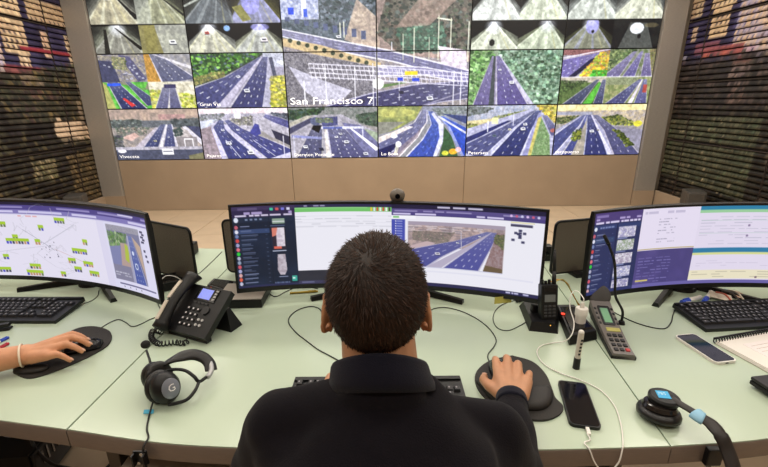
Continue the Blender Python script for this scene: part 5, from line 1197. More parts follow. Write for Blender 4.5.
# ------------------------------------------------------------------ two way radio in its cradle
c = (desk_point(521, 312) + desk_point(558, 333) + desk_point(534, 333) + desk_point(545, 312)) / 4
t = thing('radio_cradle', 'black desktop charging cradle holding the two way radio', 'charger', (0.522, 1.262, DESK))
oc = [(desk_point(*q).x - 0.522, desk_point(*q).y - 1.262) for q in ((519, 306), (529, 331), (558, 334), (560, 312), (541, 303))]
part('cradle_body', MB().prism(oc, 0.0, 0.030, top=[(x * .8, y * .8) for x, y in oc]), M_black, t, bevel=0.005)
part('cradle_back', MB().box((0.022, 0.028, 0.035), (0.075, 0.02, 0.045), bevel=0.004), M_black, t)
part('status_light', MB().ell((0.020, -0.058, 0.024), (0.002, 0.002, 0.002), n=8), mat('amber_led', '#e0b040', 0.3, emit=1.0), t)
t = thing('two_way_radio', 'black two way radio with long antenna standing in the cradle', 'radio', (0.548, 1.245, DESK + 0.022), 0.06)
MT = Matrix.Rotation(math.radians(-12), 4, 'X')
part('body', MB().box((0, 0, 0.062), (0.056, 0.032, 0.122), bevel=0.005, M=MT), M_black, t)
part('antenna', MB().limb([((0.020, 0.0, 0.12), 0.0075), ((0.021, 0.0, 0.165), 0.006), ((0.022, 0, 0.235), 0.004)], M=MT), M_rubber, t, smooth='all')
for k, x in enumerate((-0.020, -0.008, 0.004)): part('knob', MB().cyl((x, 0, 0.12), (x, 0, 0.138 - 0.004 * (k == 1)), 0.005, n=12, M=MT), M_black, t, smooth=True)
dp = part('display', MB().box((0, -0.0165, 0.078), (0.036, 0.002, 0.024), M=MT), mat('grey_lcd', '#6f7476', 0.25), t, label='grey display window')
part('speaker_grille', MB().box((0, -0.0165, 0.107), (0.042, 0.002, 0.018), M=MT), M_dblack, t)
for k in range(4): part('grille_slot', MB().box((0, -0.018, 0.101 + 0.004 * k), (0.036, 0.001, 0.0012), M=MT), M_gloss, t)
for r_, c_ in itertools.product(range(4), range(3)): part('number_key', MB().box((-0.014 + 0.014 * c_, -0.017, 0.018 + 0.011 * r_), (0.010, 0.003, 0.007), bevel=0.001, M=MT), mat('grey_rubber_key', '#3b3b3e', 0.5), t)

# ------------------------------------------------------------------ USB adapter, cables, marker
q = desk_point(580, 322, DESK + 0.033)
t = thing('power_adapter', 'round white USB plug adapter on the black charger with red light', 'adapter', (q.x, q.y, DESK + 0.033))
part('body', MB().loft([(0, 0, 0.0, 0.017, 0.015), (0, 0, 0.026, 0.017, 0.015)], 24), M_white, t, smooth=True)
part('collar', MB().loft([(0, 0, 0.026, 0.0195, 0.018), (0, 0, 0.048, 0.020, 0.018), (0, 0, 0.052, 0.018, 0.016)], 24), M_white, t, smooth=True)
part('socket', MB().box((0, 0, 0.0525), (0.013, 0.005, 0.002)), M_gloss, t)
part('usb_plug', MB().box((0, 0, 0.061), (0.013, 0.006, 0.018), bevel=0.001), M_white, t)
a0 = Vector((q.x, q.y, DESK + 0.105))
wp = [a0, a0 + Vector((0.002, 0.004, 0.012)), desk_point(577, 291, DESK + .12), desk_point(571, 295, DESK + .105), desk_point(570, 308, DESK + .07), desk_point(574, 322, DESK + .045), desk_point(572, 334, DESK + .036), desk_point(565, 341, DESK + .012), desk_point(552, 343, DESK + .003), desk_point(541, 346, DESK + .003), desk_point(537, 353, DESK + .003), desk_point(544, 364, DESK + .003), desk_point(560, 373, DESK + .003),
      desk_point(580, 380, DESK + .003), desk_point(600, 390, DESK + .003), desk_point(614, 405, DESK + .003), desk_point(621, 425, DESK + .003), desk_point(623, 443, DESK + .003)]
ex = desk_point(622, 448).x
wp += [Vector((ex, 0.722, DESK - 0.004)), Vector((ex - 0.010, 0.712, DESK - 0.03)), Vector((ex - 0.035, 0.708, DESK - 0.055)), Vector((ex - 0.060, 0.712, DESK - 0.03)), Vector((ex - 0.073, 0.720, DESK - 0.0)), Vector((ex - 0.078, 0.735, DESK + 0.004)), desk_point(590, 440, DESK + .004), desk_point(587, 433, DESK + .006)]
part('charging_cable', MB().tube(spline(wp, 8), 0.0017, 8), M_wcable, None, smooth='all', label='white charging cable looping from the adapter to the black phone', cat='cable')
# the orange and yellow leads from the mesh divider
for col_, lab, dx in (('#c98a3c', 'orange lead arching from behind the radio to the mesh divider', 0), ('#c9b458', 'yellow lead arching beside the orange lead behind the radio', 4)):
    pts = [(544 + dx, 290, DESK + .10), (549 + dx, 283, DESK + .12), (558 + dx, 279.5, DESK + .12), (567, 283 + dx * .3, DESK + .10), (571, 291, DESK + .06), (576, 300, DESK + .03), (580 - dx * .3, 306, DESK + .003)]
    part('coloured_lead', MB().tube(spline([desk_point(*p_) for p_ in pts], 7), 0.0022, 7), mat('lead_' + ('orange' if dx == 0 else 'yellow'), col_, 0.4), None, smooth='all', label=lab, cat='cable')
q = desk_point(576, 368)
t = thing('marker_pen', 'white marker pen standing upright on its black cap', 'marker', (q.x, q.y, DESK))
part('cap', MB().cyl((0, 0, 0), (0, 0, 0.035), 0.0098, 0.0092, 20), M_black, t, smooth=True)
part('barrel', MB().cyl((0, 0, 0.035), (0, 0, 0.115), 0.0082, 0.0078, 20), mat('marker_barrel', '#cfc8bc', 0.3), t, smooth=True)
part('end_plug', MB().ell((0, 0, 0.115), (0.0078, 0.0078, 0.008)), M_white, t, smooth='all')
for k in range(5): part('print_mark', MB().box((0.0005 * k - .001, -0.0081, 0.05 + 0.011 * k), (0.006, 0.001, 0.006)), M_black, t)

# ------------------------------------------------------------------ grey flip phone (handheld terminal) and gooseneck microphone
a, b, c3, d3 = desk_point(590, 305, DESK + .05), desk_point(609, 305, DESK + .05), desk_point(635, 355, DESK + .012), desk_point(613, 357, DESK + .012)
near = (c3 + d3) / 2; far = (a + b) / 2; dirv = (far - near); az = math.atan2(dirv.y, dirv.x) - PI / 2
Lf = math.hypot(dirv.x, dirv.y); wf_ = 0.066
t = thing('satellite_handset', 'grey flip phone with green display and raised round black flap', 'telephone', (near.x, near.y, DESK), az)
t.name = 'flip_phone'
rs = []
def topz(f): return 0.018 + 0.048 * f ** 1.6
for k in range(11):
    f = k / 10; y = Lf * f; w = wf_ / 2 * (0.92 + 0.1 * f); zt = topz(f); zb = 0.0 + 0.030 * f ** 2
    rs.append([(-w, y, zb), (w, y, zb), (w, y, zt - 0.004), (w * 0.93, y, zt), (-w * 0.93, y, zt), (-w, y, zt - 0.004)])
M_gphone = mat('phone_grey', '#6f6a66', 0.4)
part('body', MB().rings(rs), M_gphone, t, bevel=0.002, smooth=True)
rs = [[(-wf_ / 2 - 0.001, Lf * k / 8, 0.0 + 0.028 * (k / 8) ** 2), (wf_ / 2 + 0.001, Lf * k / 8, 0.028 * (k / 8) ** 2), (wf_ / 2 + 0.001, Lf * k / 8, 0.010 + 0.040 * (k / 8) ** 1.6), (-wf_ / 2 - 0.001, Lf * k / 8, 0.010 + 0.040 * (k / 8) ** 1.6)] for k in range(9)]
part('under_shell', MB().rings(rs), M_black, t)
part('cradle_stand', MB().box((0, Lf * 0.9, 0.014), (0.05, 0.05, 0.028), bevel=0.004), M_black, t)
part('flap', ringstack([(0.038, -0.004), (0.040, 0.0), (0.038, 0.006), (0.030, 0.009)], Matrix.Translation((0, Lf + 0.022, 0.078)) @ Matrix.Rotation(math.radians(48), 4, 'X'), sx=1.0), mat('flap_black', '#2c2826', 0.45), t, smooth=True, label='round black flap tilted upright')
def onbody(f, x, dz=0.0): return (x, Lf * f, topz(f) + dz)
def slab(nm, f, x, sx, sy, m, par=t, h=0.003):
    sl = math.atan2(topz(min(1, f + .05)) - topz(f - .05), .1 * Lf)
    return part(nm, MB().box((0, 0, h * .3), (sx, sy, h), bevel=min(sx, sy) * .12, M=Matrix.Translation(onbody(f, x)) @ Matrix.Rotation(sl, 4, 'X')), m, par)
sb = slab('display_frame', 0.72, 0, 0.036, Lf * .36, mat('dark_grey_plastic', '#303134', 0.4)); slab('display', 0.72, 0, 0.024, Lf * .28, mat('green_lcd', '#6f9a78', 0.3, emit=.25), sb, 0.005)
slab('name_window', 0.46, 0.004, 0.040, Lf * .07, mat('olive_lcd', '#a8a258', 0.3, emit=.15))
for k in range(4):
    for sx in (-1, 1): slab('side_key', 0.58 + 0.09 * k, sx * 0.026, 0.006, 0.009, M_key)
for r_, c_ in itertools.product(range(4), range(3)):
    slab('number_key', 0.08 + 0.09 * r_, -0.016 + 0.016 * c_, 0.011, 0.012, M_key if (r_, c_) != (0, 2) else mat('red_key', '#c03030', 0.4), h=0.005)
gm = thing('gooseneck_microphone', 'black gooseneck microphone curving up beside the round flap', 'microphone', (0.803, 1.25, DESK))
gp = [Vector((0, 0, 0.008)), Vector((-.004, 0, 0.05)), Vector((-.036, 0, 0.105)), Vector((-.047, 0, 0.17)), Vector((-.060, 0, 0.23)), Vector((-.088, 0, 0.29))]
gq = [desk_point(610, 303), ]
part('neck', MB().tube(spline(gp, 8), 0.0042, 10), M_rubber, gm, smooth='all')
part('microphone_tip', MB().limb([((-0.087, 0, 0.288), 0.0060), ((-0.104, 0, 0.315), 0.0056)]), M_black, gm, smooth='all')
part('base', MB().cyl((0, 0, 0), (0, 0, 0.012), 0.012, 0.009, 20), M_black, gm, bevel=0.002, smooth=True)

# ------------------------------------------------------------------ phones
def phone(label, corners, rim, glass, name='smartphone'):
    tl_, tr_, br_, bl_ = [desk_point(*q) for q in corners]
    c = (tl_ + tr_ + br_ + bl_) / 4; up_ = ((tl_ + tr_) - (bl_ + br_)) / 2; rt = ((tr_ + br_) - (tl_ + bl_)) / 2
    L_, w_ = up_.length, rt.length; rz = math.atan2(up_.y, up_.x) - PI / 2
    t = thing(name, label, 'phone', (c.x, c.y, DESK), rz)
    part('case', MB().prism(round_rect(w_, L_, 0.012), 0, 0.0085), rim, t, bevel=0.0018, smooth=True)
    part('glass', MB().prism(round_rect(w_ - 0.006, L_ - 0.008, 0.009), 0.0085, 0.0092), glass, t)
    part('camera_notch', MB().box((0, L_ / 2 - 0.009, 0.0093), (0.022, 0.0035, 0.0003)), M_dblack, t)
    part('charging_port', MB().box((0, -L_ / 2 - 0.0003, 0.0042), (0.009, 0.001, 0.0028)), M_dblack, t)
    for k in range(2): part('side_button', MB().box((-w_ / 2 - 0.0004, L_ * 0.2 + 0.014 * k, 0.0045), (0.001, 0.010, 0.003)), rim, t)
    return t, c, up_
t, c, up_ = phone('black smartphone lying right of the round mouse pad, charging from a white cable', [(557.5, 383.5), (584.5, 384.5), (600.5, 429.3), (570.5, 428.8)], M_black, mat('phone_glass', '#0a0b14', 0.08))
pe = c - up_ / 2
part('lightning_plug', MB().box((0, 0, 0), (0.008, 0.022, 0.005), bevel=0.001, M=Matrix.Translation((pe.x, pe.y - 0.012, DESK + 0.0055)) @ Matrix.Rotation(math.atan2(up_.y, up_.x) - PI / 2, 4, 'Z')), M_white, None, label='small white connector plugged into the black smartphone', cat='plug')
phone('black screened smartphone with a white rim beside the spiral notebook', [(675, 338), (692, 335), (735.5, 361.5), (717.5, 367)], M_white, mat('phone_glass', '#0a0b14', 0.08))

# ------------------------------------------------------------------ spiral notebook
n0, n1, n2 = desk_point(715, 344), desk_point(768, 334.5), desk_point(768, 381.5)
rzn = math.atan2(n1.y - n0.y, n1.x - n0.x)
t = thing('spiral_notebook', 'open spiral notebook with printed white pages at the right edge', 'notebook', (n0.x, n0.y, DESK), rzn)
part('cover', MB().prism([(0, -0.165), (0.30, -0.165), (0.30, 0.0), (0, 0.0)], 0, 0.002), mat('notebook_cover', '#b9b2a6', 0.6), t)
for k in range(3): part('page', MB().prism([(0.002 * k, -0.163), (0.298, -0.163), (0.298, -0.001), (0.002 * k, -0.001)], 0.0022 + 0.003 * k, 0.0048 + 0.003 * k), mat('paper', '#e8e3dc', 0.8, var=0.02), t)
part('printed_panel', MB().box((0.17, -0.09, 0.0112), (0.22, 0.11, 0.0004)), mat('paper_print', '#ece4e2', 0.8, var=0.03, vscale=120), t)
for k in range(6): part('printed_line', MB().box((0.16, -0.05 - 0.015 * k, 0.0116), (0.17, 0.0012, 0.0002)), mat('faint_ink', '#b8a49c', 0.8), t)
rc = MB().tube([(0.0045 * math.cos(2 * PI * k / 10), 0.0085 * math.sin(2 * PI * k / 10), 0.010 + 0.009 * math.cos(2 * PI * k / 10) * 0 + 0.0085 * math.cos(2 * PI * k / 10)) for k in range(10)], 0.0016, 6, closed=True).mesh('ring', smooth='all'); rc.materials.append(M_black)
for k in range(28): link('spiral_ring', rc, None, t, (0.006 + 0.0105 * k, 0.002, 0.0))
part('spine', MB().cyl((0, 0.006, 0.016), (0.30, 0.006, 0.016), 0.0035, n=10), M_black, t, smooth=True)

# ------------------------------------------------------------------ right headphones hanging over the desk edge
O = Vector((0.675, 0.855, DESK))
t = thing('headphones', 'black headphones with a blue sticker and light blue tape, band hanging over the desk edge', 'headphones', tuple(O))
def E2(px, py, dz): return desk_point(px, py, DESK + dz) - O
k0 = E2(659, 410, 0.02); Mh = Matrix.Translation((k0.x, k0.y, 0.018)) @ Matrix.Rotation(-0.35, 4, 'Z') @ Matrix.Rotation(-0.12, 4, 'X')
part('ear_cushion', ringstack([(0.040, -0.014), (0.046, -0.010), (0.047, -0.002), (0.044, 0.005), (0.036, 0.008)], Mh, sx=1.0), mat('leatherette', '#131214'), t, smooth='all')
part('ear_cup', ringstack([(0.034, 0.006), (0.036, 0.012), (0.032, 0.020), (0.024, 0.023)], Mh, sx=1.05), mat('gloss_plastic', '#1b1716', 0.15), t, smooth=True)
k1 = E2(664, 398, 0.05); Mk = Matrix.Translation(k1) @ Matrix.Rotation(-0.45, 4, 'Z') @ Matrix.Rotation(0.10, 4, 'X')
part('ear_plate', ringstack([(0.026, -0.010), (0.029, -0.004), (0.029, 0.004), (0.025, 0.008)], Mk, sx=1.15), M_black, t, smooth=True)
st = part('sticker', MB().box((-0.003, 0.001, 0.0086), (0.027, 0.024, 0.0008), (0, 0, 0.25), M=Mk), mat('blue_sticker', '#2aa8e0', 0.4), t, label='bright blue square sticker')
me = text_mesh('785', 0.0125, 0.0002); me.materials.append(mat('sticker_print', '#bfe8fa', 0.4))
lo = link('sticker_print', me, None, st); lo.matrix_local = Mk @ Matrix.Translation((-0.014, -0.004, 0.0094)) @ Matrix.Rotation(0.25, 4, 'Z')
arm = [E2(671, 398, 0.055), E2(682, 405, 0.056), E2(692, 411, 0.056), E2(700, 417, 0.055), E2(711, 424, 0.05), E2(721, 436, 0.04), E2(727, 449, 0.02)]
last = arm[-1]; arm += [last + Vector((0.002, -0.03, -0.04)), last + Vector((-0.002, -0.035, -0.09)), last + Vector((-0.02, -0.03, -0.13))]
ap = spline(arm, 6); rs = []
for i, p in enumerate(ap):
    T = (ap[min(i + 1, len(ap) - 1)] - ap[max(i - 1, 0)]).normalized(); S = Vector((0.5, 0.6, 0.25)) if T.z > -0.5 else Vector((0.8, 0.2, 0.3)); S = (S - T * S.dot(T)).normalized(); N = T.cross(S)
    f = i / (len(ap) - 1); w = 0.0085 + 0.0075 * min(1, max(0, (f - 0.25) / 0.2)); th = 0.004 + 0.003 * min(1, max(0, (f - .3) / .2))
    rs.append([p + S * w * math.cos(a) + N * th * math.sin(a) for a in [2 * PI * q / 12 for q in range(12)]])
part('headband', MB().rings(rs), mat('band_black', '#231e1d', 0.45), t, smooth='all')
i0 = int(len(ap) * 0.27); rs = []
for i in range(i0, i0 + 7):
    p = ap[i]; T = (ap[i + 1] - ap[i - 1]).normalized(); S = Vector((0.5, 0.6, 0.25)); S = (S - T * S.dot(T)).normalized(); N = T.cross(S)
    rs.append([p + S * 0.0165 * math.cos(a) + N * 0.009 * math.sin(a) for a in [2 * PI * q / 12 for q in range(12)]])
part('tape', MB().rings(rs), mat('pale_blue_tape', '#8fc0dc', 0.5), t, smooth='all', label='light blue tape wrapped round the band')
fc = last + Vector((0.0, -0.02, -0.06))
part('ear_cup', ringstack([(0.036, -0.012), (0.042, -0.002), (0.040, 0.010), (0.030, 0.018)], Matrix.Translation(last + Vector((-0.03, -0.035, -0.17))) @ Matrix.Rotation(PI / 2, 4, 'X'), sx=1.0), M_black, t, smooth=True)
t = thing('edge_clamp', 'small black clamp on the desk edge behind the hanging headband', 'clamp', (0.722, 0.732, DESK - 0.045))
part('clamp_body', MB().box((0, -0.008, 0.02), (0.035, 0.014, 0.045), bevel=0.003), M_black, t)
part('clamp_screw', MB().cyl((0, -0.008, -0.02), (0, -0.008, 0.0), 0.006), M_steel, t)

# ------------------------------------------------------------------ pens, notes, clutter under the right monitor
def pen(label, p0, p1, col, cap, r=0.0045, z=0.0):
    a, b = desk_point(*p0), desk_point(*p1); d = b - a; rz = math.atan2(d.y, d.x); L_ = d.length
    t = thing('pen', label, 'pen', (a.x, a.y, DESK + z + r), rz)
    part('barrel', MB().cyl((0, 0, 0), (L_ * 0.62, 0, 0), r, n=12), col, t, smooth=True)
    part('cap', MB().cyl((L_ * 0.62, 0, 0), (L_, 0, 0), r * 1.15, r * 0.9, 12), cap, t, smooth=True)
    part('pocket_clip', MB().box((L_ * 0.8, 0, r * 1.3), (L_ * 0.3, r * .5, r * .25)), cap, t)
M_blue, M_red = mat('pen_blue', '#2a4cc0', 0.35), mat('pen_red', '#b8283a', 0.35)
pen('blue pen at the left edge below the left keyboard', (-14, 349.5), (9, 338.5), M_white, M_blue)
pen('red pen at the left edge beside the blue pen', (-16, 358), (9, 344.5), M_white, M_red)
pen('blue capped marker under the right monitor, left one', (700, 299), (681, 304), M_white, M_blue, 0.008)
pen('blue capped marker under the right monitor, pointing at the keyboard', (711, 294), (703, 304), M_white, M_blue, 0.008)
pen('yellow pencil lying under the centre monitor', (290, 294), (318, 292), mat('pencil_yellow', '#c8a83c', 0.5), mat('pencil_yellow', '#c8a83c'), 0.004)
t = thing('eraser', 'cream eraser lying beside the blue capped markers', 'eraser', tuple(desk_point(688, 305)), 0.1)
part('rubber_block', MB().box((0, 0, 0.005), (0.035, 0.012, 0.010), bevel=0.002), mat('cream_rubber', '#d8c8a0', 0.7), t)
part('sleeve', MB().box((0.005, 0, 0.005), (0.018, 0.0125, 0.0105)), mat('paper', '#e8e3dc'), t)
for (px, py, w, d, rz, col_, lab) in ((720, 299, .07, .05, -.5, '#cbbfb0', 'pale folded paper slip under the right monitor'), (737, 297, .06, .045, .4, '#c9a48c', 'pinkish paper slip under the right monitor'), (729, 294, .05, .03, 1.0, '#8fa6a8', 'bluish paper slip between pale slips')):
    q = desk_point(px, py); part('paper_slip', MB().box((0, 0, 0), (w, d, .0012), (0.1 * (rz > 0), 0.12, rz)).mesh and MB().box((q.x, q.y, DESK + .012), (w, d, .0012), (0.12, 0.1, rz)), mat('slip_' + col_[1:], col_, .8, var=.08), None, label=lab, cat='paper')
for k, (p0, p1, col_) in enumerate((((716, 292), (733, 303), '#b4503c'), ((722, 291), (741, 302), '#3a3430'), ((728, 290), (744, 300), '#c4b8a8'))):
    a, b = desk_point(*p0, DESK + .02), desk_point(*p1, DESK + .02)
    part('short_lead', MB().tube(spline([a, (a + b) / 2 + Vector((0, 0, .012)), b], 6), .003, 6), mat('lead_' + col_[1:], col_, .5), None, smooth='all', label=['short reddish lead', 'short dark lead', 'short pale lead'][k] + ' among the paper slips under the right monitor', cat='cable')
t = thing('stapler', 'dark stapler end at the left edge above the pens', 'stapler', tuple(desk_point(-6, 331, DESK)), 0.25)
part('base', MB().box((0, 0, 0.004), (0.10, 0.025, 0.008), bevel=0.002), M_black, t)
part('arm', MB().box((0, 0, 0.016), (0.10, 0.018, 0.012), (0, -0.05, 0), bevel=0.003), M_black, t)
# sticky note on the centre monitor's lower rim
c_ = Vector((0.355, 1.300, 0.80)); 
t = part('sticky_note', MB().box((0, 0, 0), (0.064, 0.0012, 0.026), (0.05, 0, 0.17)), mat('note_yellow', '#c9bf62', 0.7, var=0.03), None, label='yellow sticky note on the lower rim of the centre monitor', cat='note')
t.location = (0.418, 1.326, 0.797)

# ------------------------------------------------------------------ people and their chairs
def skin_mat(name, col):
    return mat(name, col, 0.5, var=0.07, vscale=45, bump=0.12, bscale=350)
FING = [  # index, middle, ring, little: knuckle, middle joint, end joint, tip with radii
    [((-.024, .082, .014), .0112), ((-.027, .117, .021), .0092), ((-.027, .139, .012), .0082), ((-.027, .155, -.001), .0072)],
    [((-.003, .087, .017), .0114), ((-.002, .124, .025), .0094), ((-.002, .149, .014), .0084), ((-.002, .166, -.001), .0074)],
    [((.018, .082, .013), .0108), ((.0205, .115, .020), .0090), ((.022, .137, .009), .0080), ((.022, .152, -.003), .0070)],
    [((.037, .071, .006), .0098), ((.0425, .096, .009), .0080), ((.0455, .113, .001), .0072), ((.047, .126, -.009), .0064)]]
THUMB = [((-.016, .018, -.002), .0150), ((-.040, .050, -.006), .0125), ((-.052, .080, -.012), .0104), ((-.050, .104, -.019), .0088)]
def add_hand(mb, M, side=1, spread=1.0):
    """side 1: right hand, palm down, fingers along +Y of M, back of the hand up"""
    S = Matrix.Diagonal((side * spread, 1, 1, 1)); MM = M @ S; tips = []
    for f in FING:
        mb.limb([((0.25 * f[0][0][0], 0.0, -.001), .0175)] + f, n=12, M=MM); tips.append(f)
        mb.limb([((0.55 * f[0][0][0], 0.02, 0.001), .016), ((f[0][0][0] * .95, .066, .007), .0125)], n=12, M=MM)
    mb.limb(THUMB, n=12, M=MM); tips.append(THUMB)
    mb.ell((0.004, .048, .001), (.036, .040, .0155), n=16, M=MM)
    mb.ell((-.022, .034, -.006), (.017, .028, .014), (0, 0, .5), n=14, M=MM)
    return [(MM, f) for f in tips]

def build_person(label, D, arms, skin_col, cloth_mat, sleeve, collar, detail, seat, head_tilt=-0.12, ak=1.0):
    """D: offset of the whole figure. arms: {side: (shoulder, elbow, wrist, hand matrix)} in scene coordinates"""
    D = Vector(D)
    t = thing('person', label, 'person', (D.x, D.y + 0.36, 0)); t['category'] = 'person'
    root_inv = Matrix.Translation(-t.location)
    def W(p): return Vector(p) + D
    sk = skin_mat('skin_' + skin_col.lstrip('#'), skin_col)
    hc = W((-0.013, 0.598, 1.166)); MH = root_inv @ Matrix.Translation(hc) @ Matrix.Rotation(head_tilt, 4, 'X') @ Matrix.Diagonal((.965, .99, 1.08, 1))
    RI = root_inv
    b = MB()
    # head
    b.ell((0, -.010, .016), (.0765, .096, .084), n=28, M=MH)
    b.ell((0, .034, -.030), (.060, .058, .078), n=24, M=MH)
    b.ell((0, .046, -.078), (.043, .042, .028), n=20, M=MH)
    b.ell((0, .082, -.098), (.020, .014, .014), n=14, M=MH)
    b.limb([((0, .090, .006), .0075), ((0, .101, -.014), .009), ((0, .110, -.030), .0115)], M=MH)
    for s in (-1, 1):
        b.ell((s * .010, .100, -.034), (.008, .009, .007), n=12, M=MH)
        b.ell((s * .030, .080, .022), (.022, .012, .007), n=14, M=MH)
        b.ell((s * .036, .070, -.022), (.020, .018, .018), n=14, M=MH)
        # ears: rim, lobe and inner bowl
        b.tube([(s * (.076 + .011 * math.sin(PI * k / 10)), -.002 - .016 * math.sin(2 * PI * (k / 13 + .04)) - .006, -.010 + .032 * math.cos(2 * PI * (k / 13 + .04))) for k in range(11)], .0052, 8, M=MH)
        b.ell((s * .079, -.006, -.008), (.006, .017, .027), (0, s * .25, 0), n=14, M=MH)
        b.ell((s * .078, .002, -.038), (.006, .009, .011), n=12, M=MH)
    b.ell((0, .088, -.053), (.024, .011, .006), n=14, M=MH); b.ell((0, .086, -.062), (.020, .012, .007), n=14, M=MH)
    # neck and trunk
    b.limb([(W((-.012, .582, 1.125)), .058), (W((-.006, .545, 1.055)), .060), (W((0, .53, .97)), .062)], n=20, M=RI)
    b.loft([(D.x, D.y + .36, .46, .145, .10), (D.x, D.y + .37, .60, .135, .09), (D.x, D.y + .40, .72, .135, .09), (D.x, D.y + .44, .86, .155, .095), (D.x, D.y + .49, .97, .15, .08), (D.x, D.y + .52, 1.03, .085, .06)], 28, M=RI)
    tips = []
    for side, (sh, el, wr, MHd) in arms.items():
        sh, el, wr = Vector(sh), Vector(el), Vector(wr)
        b.limb([(W((side * .06, .52, .98)), .040), (sh, .043), (sh.lerp(el, .4), .040), (el, .037 * ak), (el.lerp(wr, .3), .040 * ak), (el.lerp(wr, .75), .029 * ak), (wr, .0245 * ak)], n=18, M=RI)
        tips += add_hand(b, RI @ MHd, side)
    # legs
    for s in (-1, 1):
        hip, kn, an = W((s * .09, .36, .50)), W((s * .13, .74, .52)), W((s * .14, .66, .10))
        b.limb([(hip, .075), (kn, .052), (kn.lerp(an, .35), .050), (an, .034), (an + Vector((0, .05, -.03)), .030), (an + Vector((s * .01, .13, -.055)), .024)], n=16, M=RI)
    remesh('body', b, 0.0036, sk, t, smooth_it=5, smooth_f=0.5)
    # eyes, brows
    for s in (-1, 1):
        e = part('eye', MB().ell((s * .031, .0795, .004), .0125, M=MH), mat('eye_white', '#e8e2da', 0.2), t, smooth='all')
        part('iris', MB().ell((s * .031, .0885, .003), (.0058, .004, .0058), n=12, M=MH), mat('iris_brown', '#2e1d12', 0.15), e, smooth='all')
        part('eyebrow', MB().limb([((s * .016, .094, .021), .0028), ((s * .033, .092, .026), .0034), ((s * .048, .082, .020), .0022)], n=8, M=MH), mat('hair_dark', '#20150f', 0.6), t, smooth='all')
    # finger nails
    for MM, f in tips:
        p, q = Vector(f[3][0]), Vector(f[2][0]); d = (p - q).normalized(); up = Vector((0, 0, 1)); up = (up - d * up.dot(d)).normalized(); sd = d.cross(up)
        c = p + up * f[3][1] * 0.80 + d * 0.002
        R = Matrix((sd, d, up)).transposed().to_4x4(); R.translation = c
        part('fingernail', MB().ell((0, 0, 0), (f[3][1] * .68, f[3][1] * .95, .0016), n=10, M=MM @ R), mat('nail', '#d3a48a', 0.3), t, smooth='all')
    # hair : cap with whorl plus short strands
    C0 = Vector((0, -.010, .016)); RR = Vector((.0795, .0985, .0865))
    def zmin(y):
        if y < -.05: return -.076
        if y < .0: return -.076 + (y + .05) / .05 * .050
        if y < .07: return -.026 + y / .07 * .074
        return .048
    cap = bmesh.new(); bmesh.ops.create_uvsphere(cap, u_segments=48, v_segments=32, radius=1.0)
    for v in cap.verts: v.co = Vector((v.co.x * RR.x, v.co.y * RR.y, v.co.z * RR.z)) + C0
    bmesh.ops.delete(cap, geom=[v for v in cap.verts if v.co.z < zmin(v.co.y) + .004], context='VERTS')
    cap.transform(MH); me = bpy.data.meshes.new('hair'); cap.to_mesh(me); cap.free(); me.polygons.foreach_set('use_smooth', [True] * len(me.polygons))
    hm = mat('hair_brown', '#20140d', 0.55, var=0.45, vscale=220, spec=0.4)
    hair = link('hair', me, hm, t)
    rg = np.random.default_rng(7); N = detail
    u = rg.normal(size=(N, 3)); u /= np.linalg.norm(u, axis=1)[:, None]
    P = u * np.array(RR) + np.array(C0)
    zm = np.array([zmin(y) for y in P[:, 1]]); jit = rg.uniform(-.012, .004, N); keep = P[:, 2] > zm + jit; P, u = P[keep], u[keep]; zm = zm[keep]; n = len(P)
    nrm = u / np.array(RR); nrm /= np.linalg.norm(nrm, axis=1)[:, None]
    crown = np.array([-.012, -.070, .078]); d = P - crown
    d -= nrm * (d * nrm).sum(1)[:, None]; d /= np.linalg.norm(d, axis=1)[:, None] + 1e-9
    sw = np.cross(nrm, d); dist = np.linalg.norm(P - crown, axis=1)
    d = d + sw * np.exp(-dist / .05)[:, None] * 0.9 + rg.normal(scale=.22, size=(n, 3)); d /= np.linalg.norm(d, axis=1)[:, None]
    hgt = np.clip((P[:, 2] + .06) / .09, 0, 1); ln = (.006 + .008 * hgt) * rg.uniform(.7, 1.25, n); lift = .05 + .12 * hgt
    w = .00065 * np.ones(n); side = np.cross(d, nrm); side /= np.linalg.norm(side, axis=1)[:, None]
    q0 = P - nrm * .002; q1 = q0 + (d * .55 + nrm * (lift * .45)[:, None]) * ln[:, None] + nrm * .002; q2 = q0 + (d + nrm * (lift * .55)[:, None]) * ln[:, None] + nrm * .001
    V = np.stack([q0 - side * w[:, None], q0 + side * w[:, None], q1 + side * (w * .8)[:, None], q1 - side * (w * .8)[:, None], q2], 1).reshape(-1, 3)
    V = np.c_[V, np.ones(len(V))] @ np.array(MH).T; V = V[:, :3]
    base = np.arange(n)[:, None] * 5
    loops = np.concatenate([base + np.array([[0, 1, 2, 3]]), base + np.array([[3, 2, 4]])], 1).ravel().astype(np.int32)
    me = bpy.data.meshes.new('hair_strands'); me.vertices.add(len(V)); me.vertices.foreach_set('co', V.ravel()); me.loops.add(len(loops)); me.loops.foreach_set('vertex_index', loops)
    me.polygons.add(2 * n); st_ = np.empty(2 * n, np.int32); st_[0::2] = np.arange(n) * 7; st_[1::2] = np.arange(n) * 7 + 4; tot = np.empty(2 * n, np.int32); tot[0::2] = 4; tot[1::2] = 3
    me.polygons.foreach_set('loop_start', st_); me.polygons.foreach_set('loop_total', tot); me.update(calc_edges=True)
    a = me.color_attributes.new('Col', 'FLOAT_COLOR', 'POINT'); tone = rg.uniform(.4, 1.7, n) * np.where(rg.random(n) < .06, 2.2, 1.0); base_c = np.array(lin('#27170e'))
    cc = np.repeat(np.c_[base_c[None] * tone[:, None], np.ones(n)], 5, 0); a.data.foreach_set('color', cc.ravel().astype(np.float32))
    link('hair_strands', me, attr_mat('hair_strand', rough=0.55, spec=0.22), hair, kind='stuff')
    # upper garment
    g = MB()
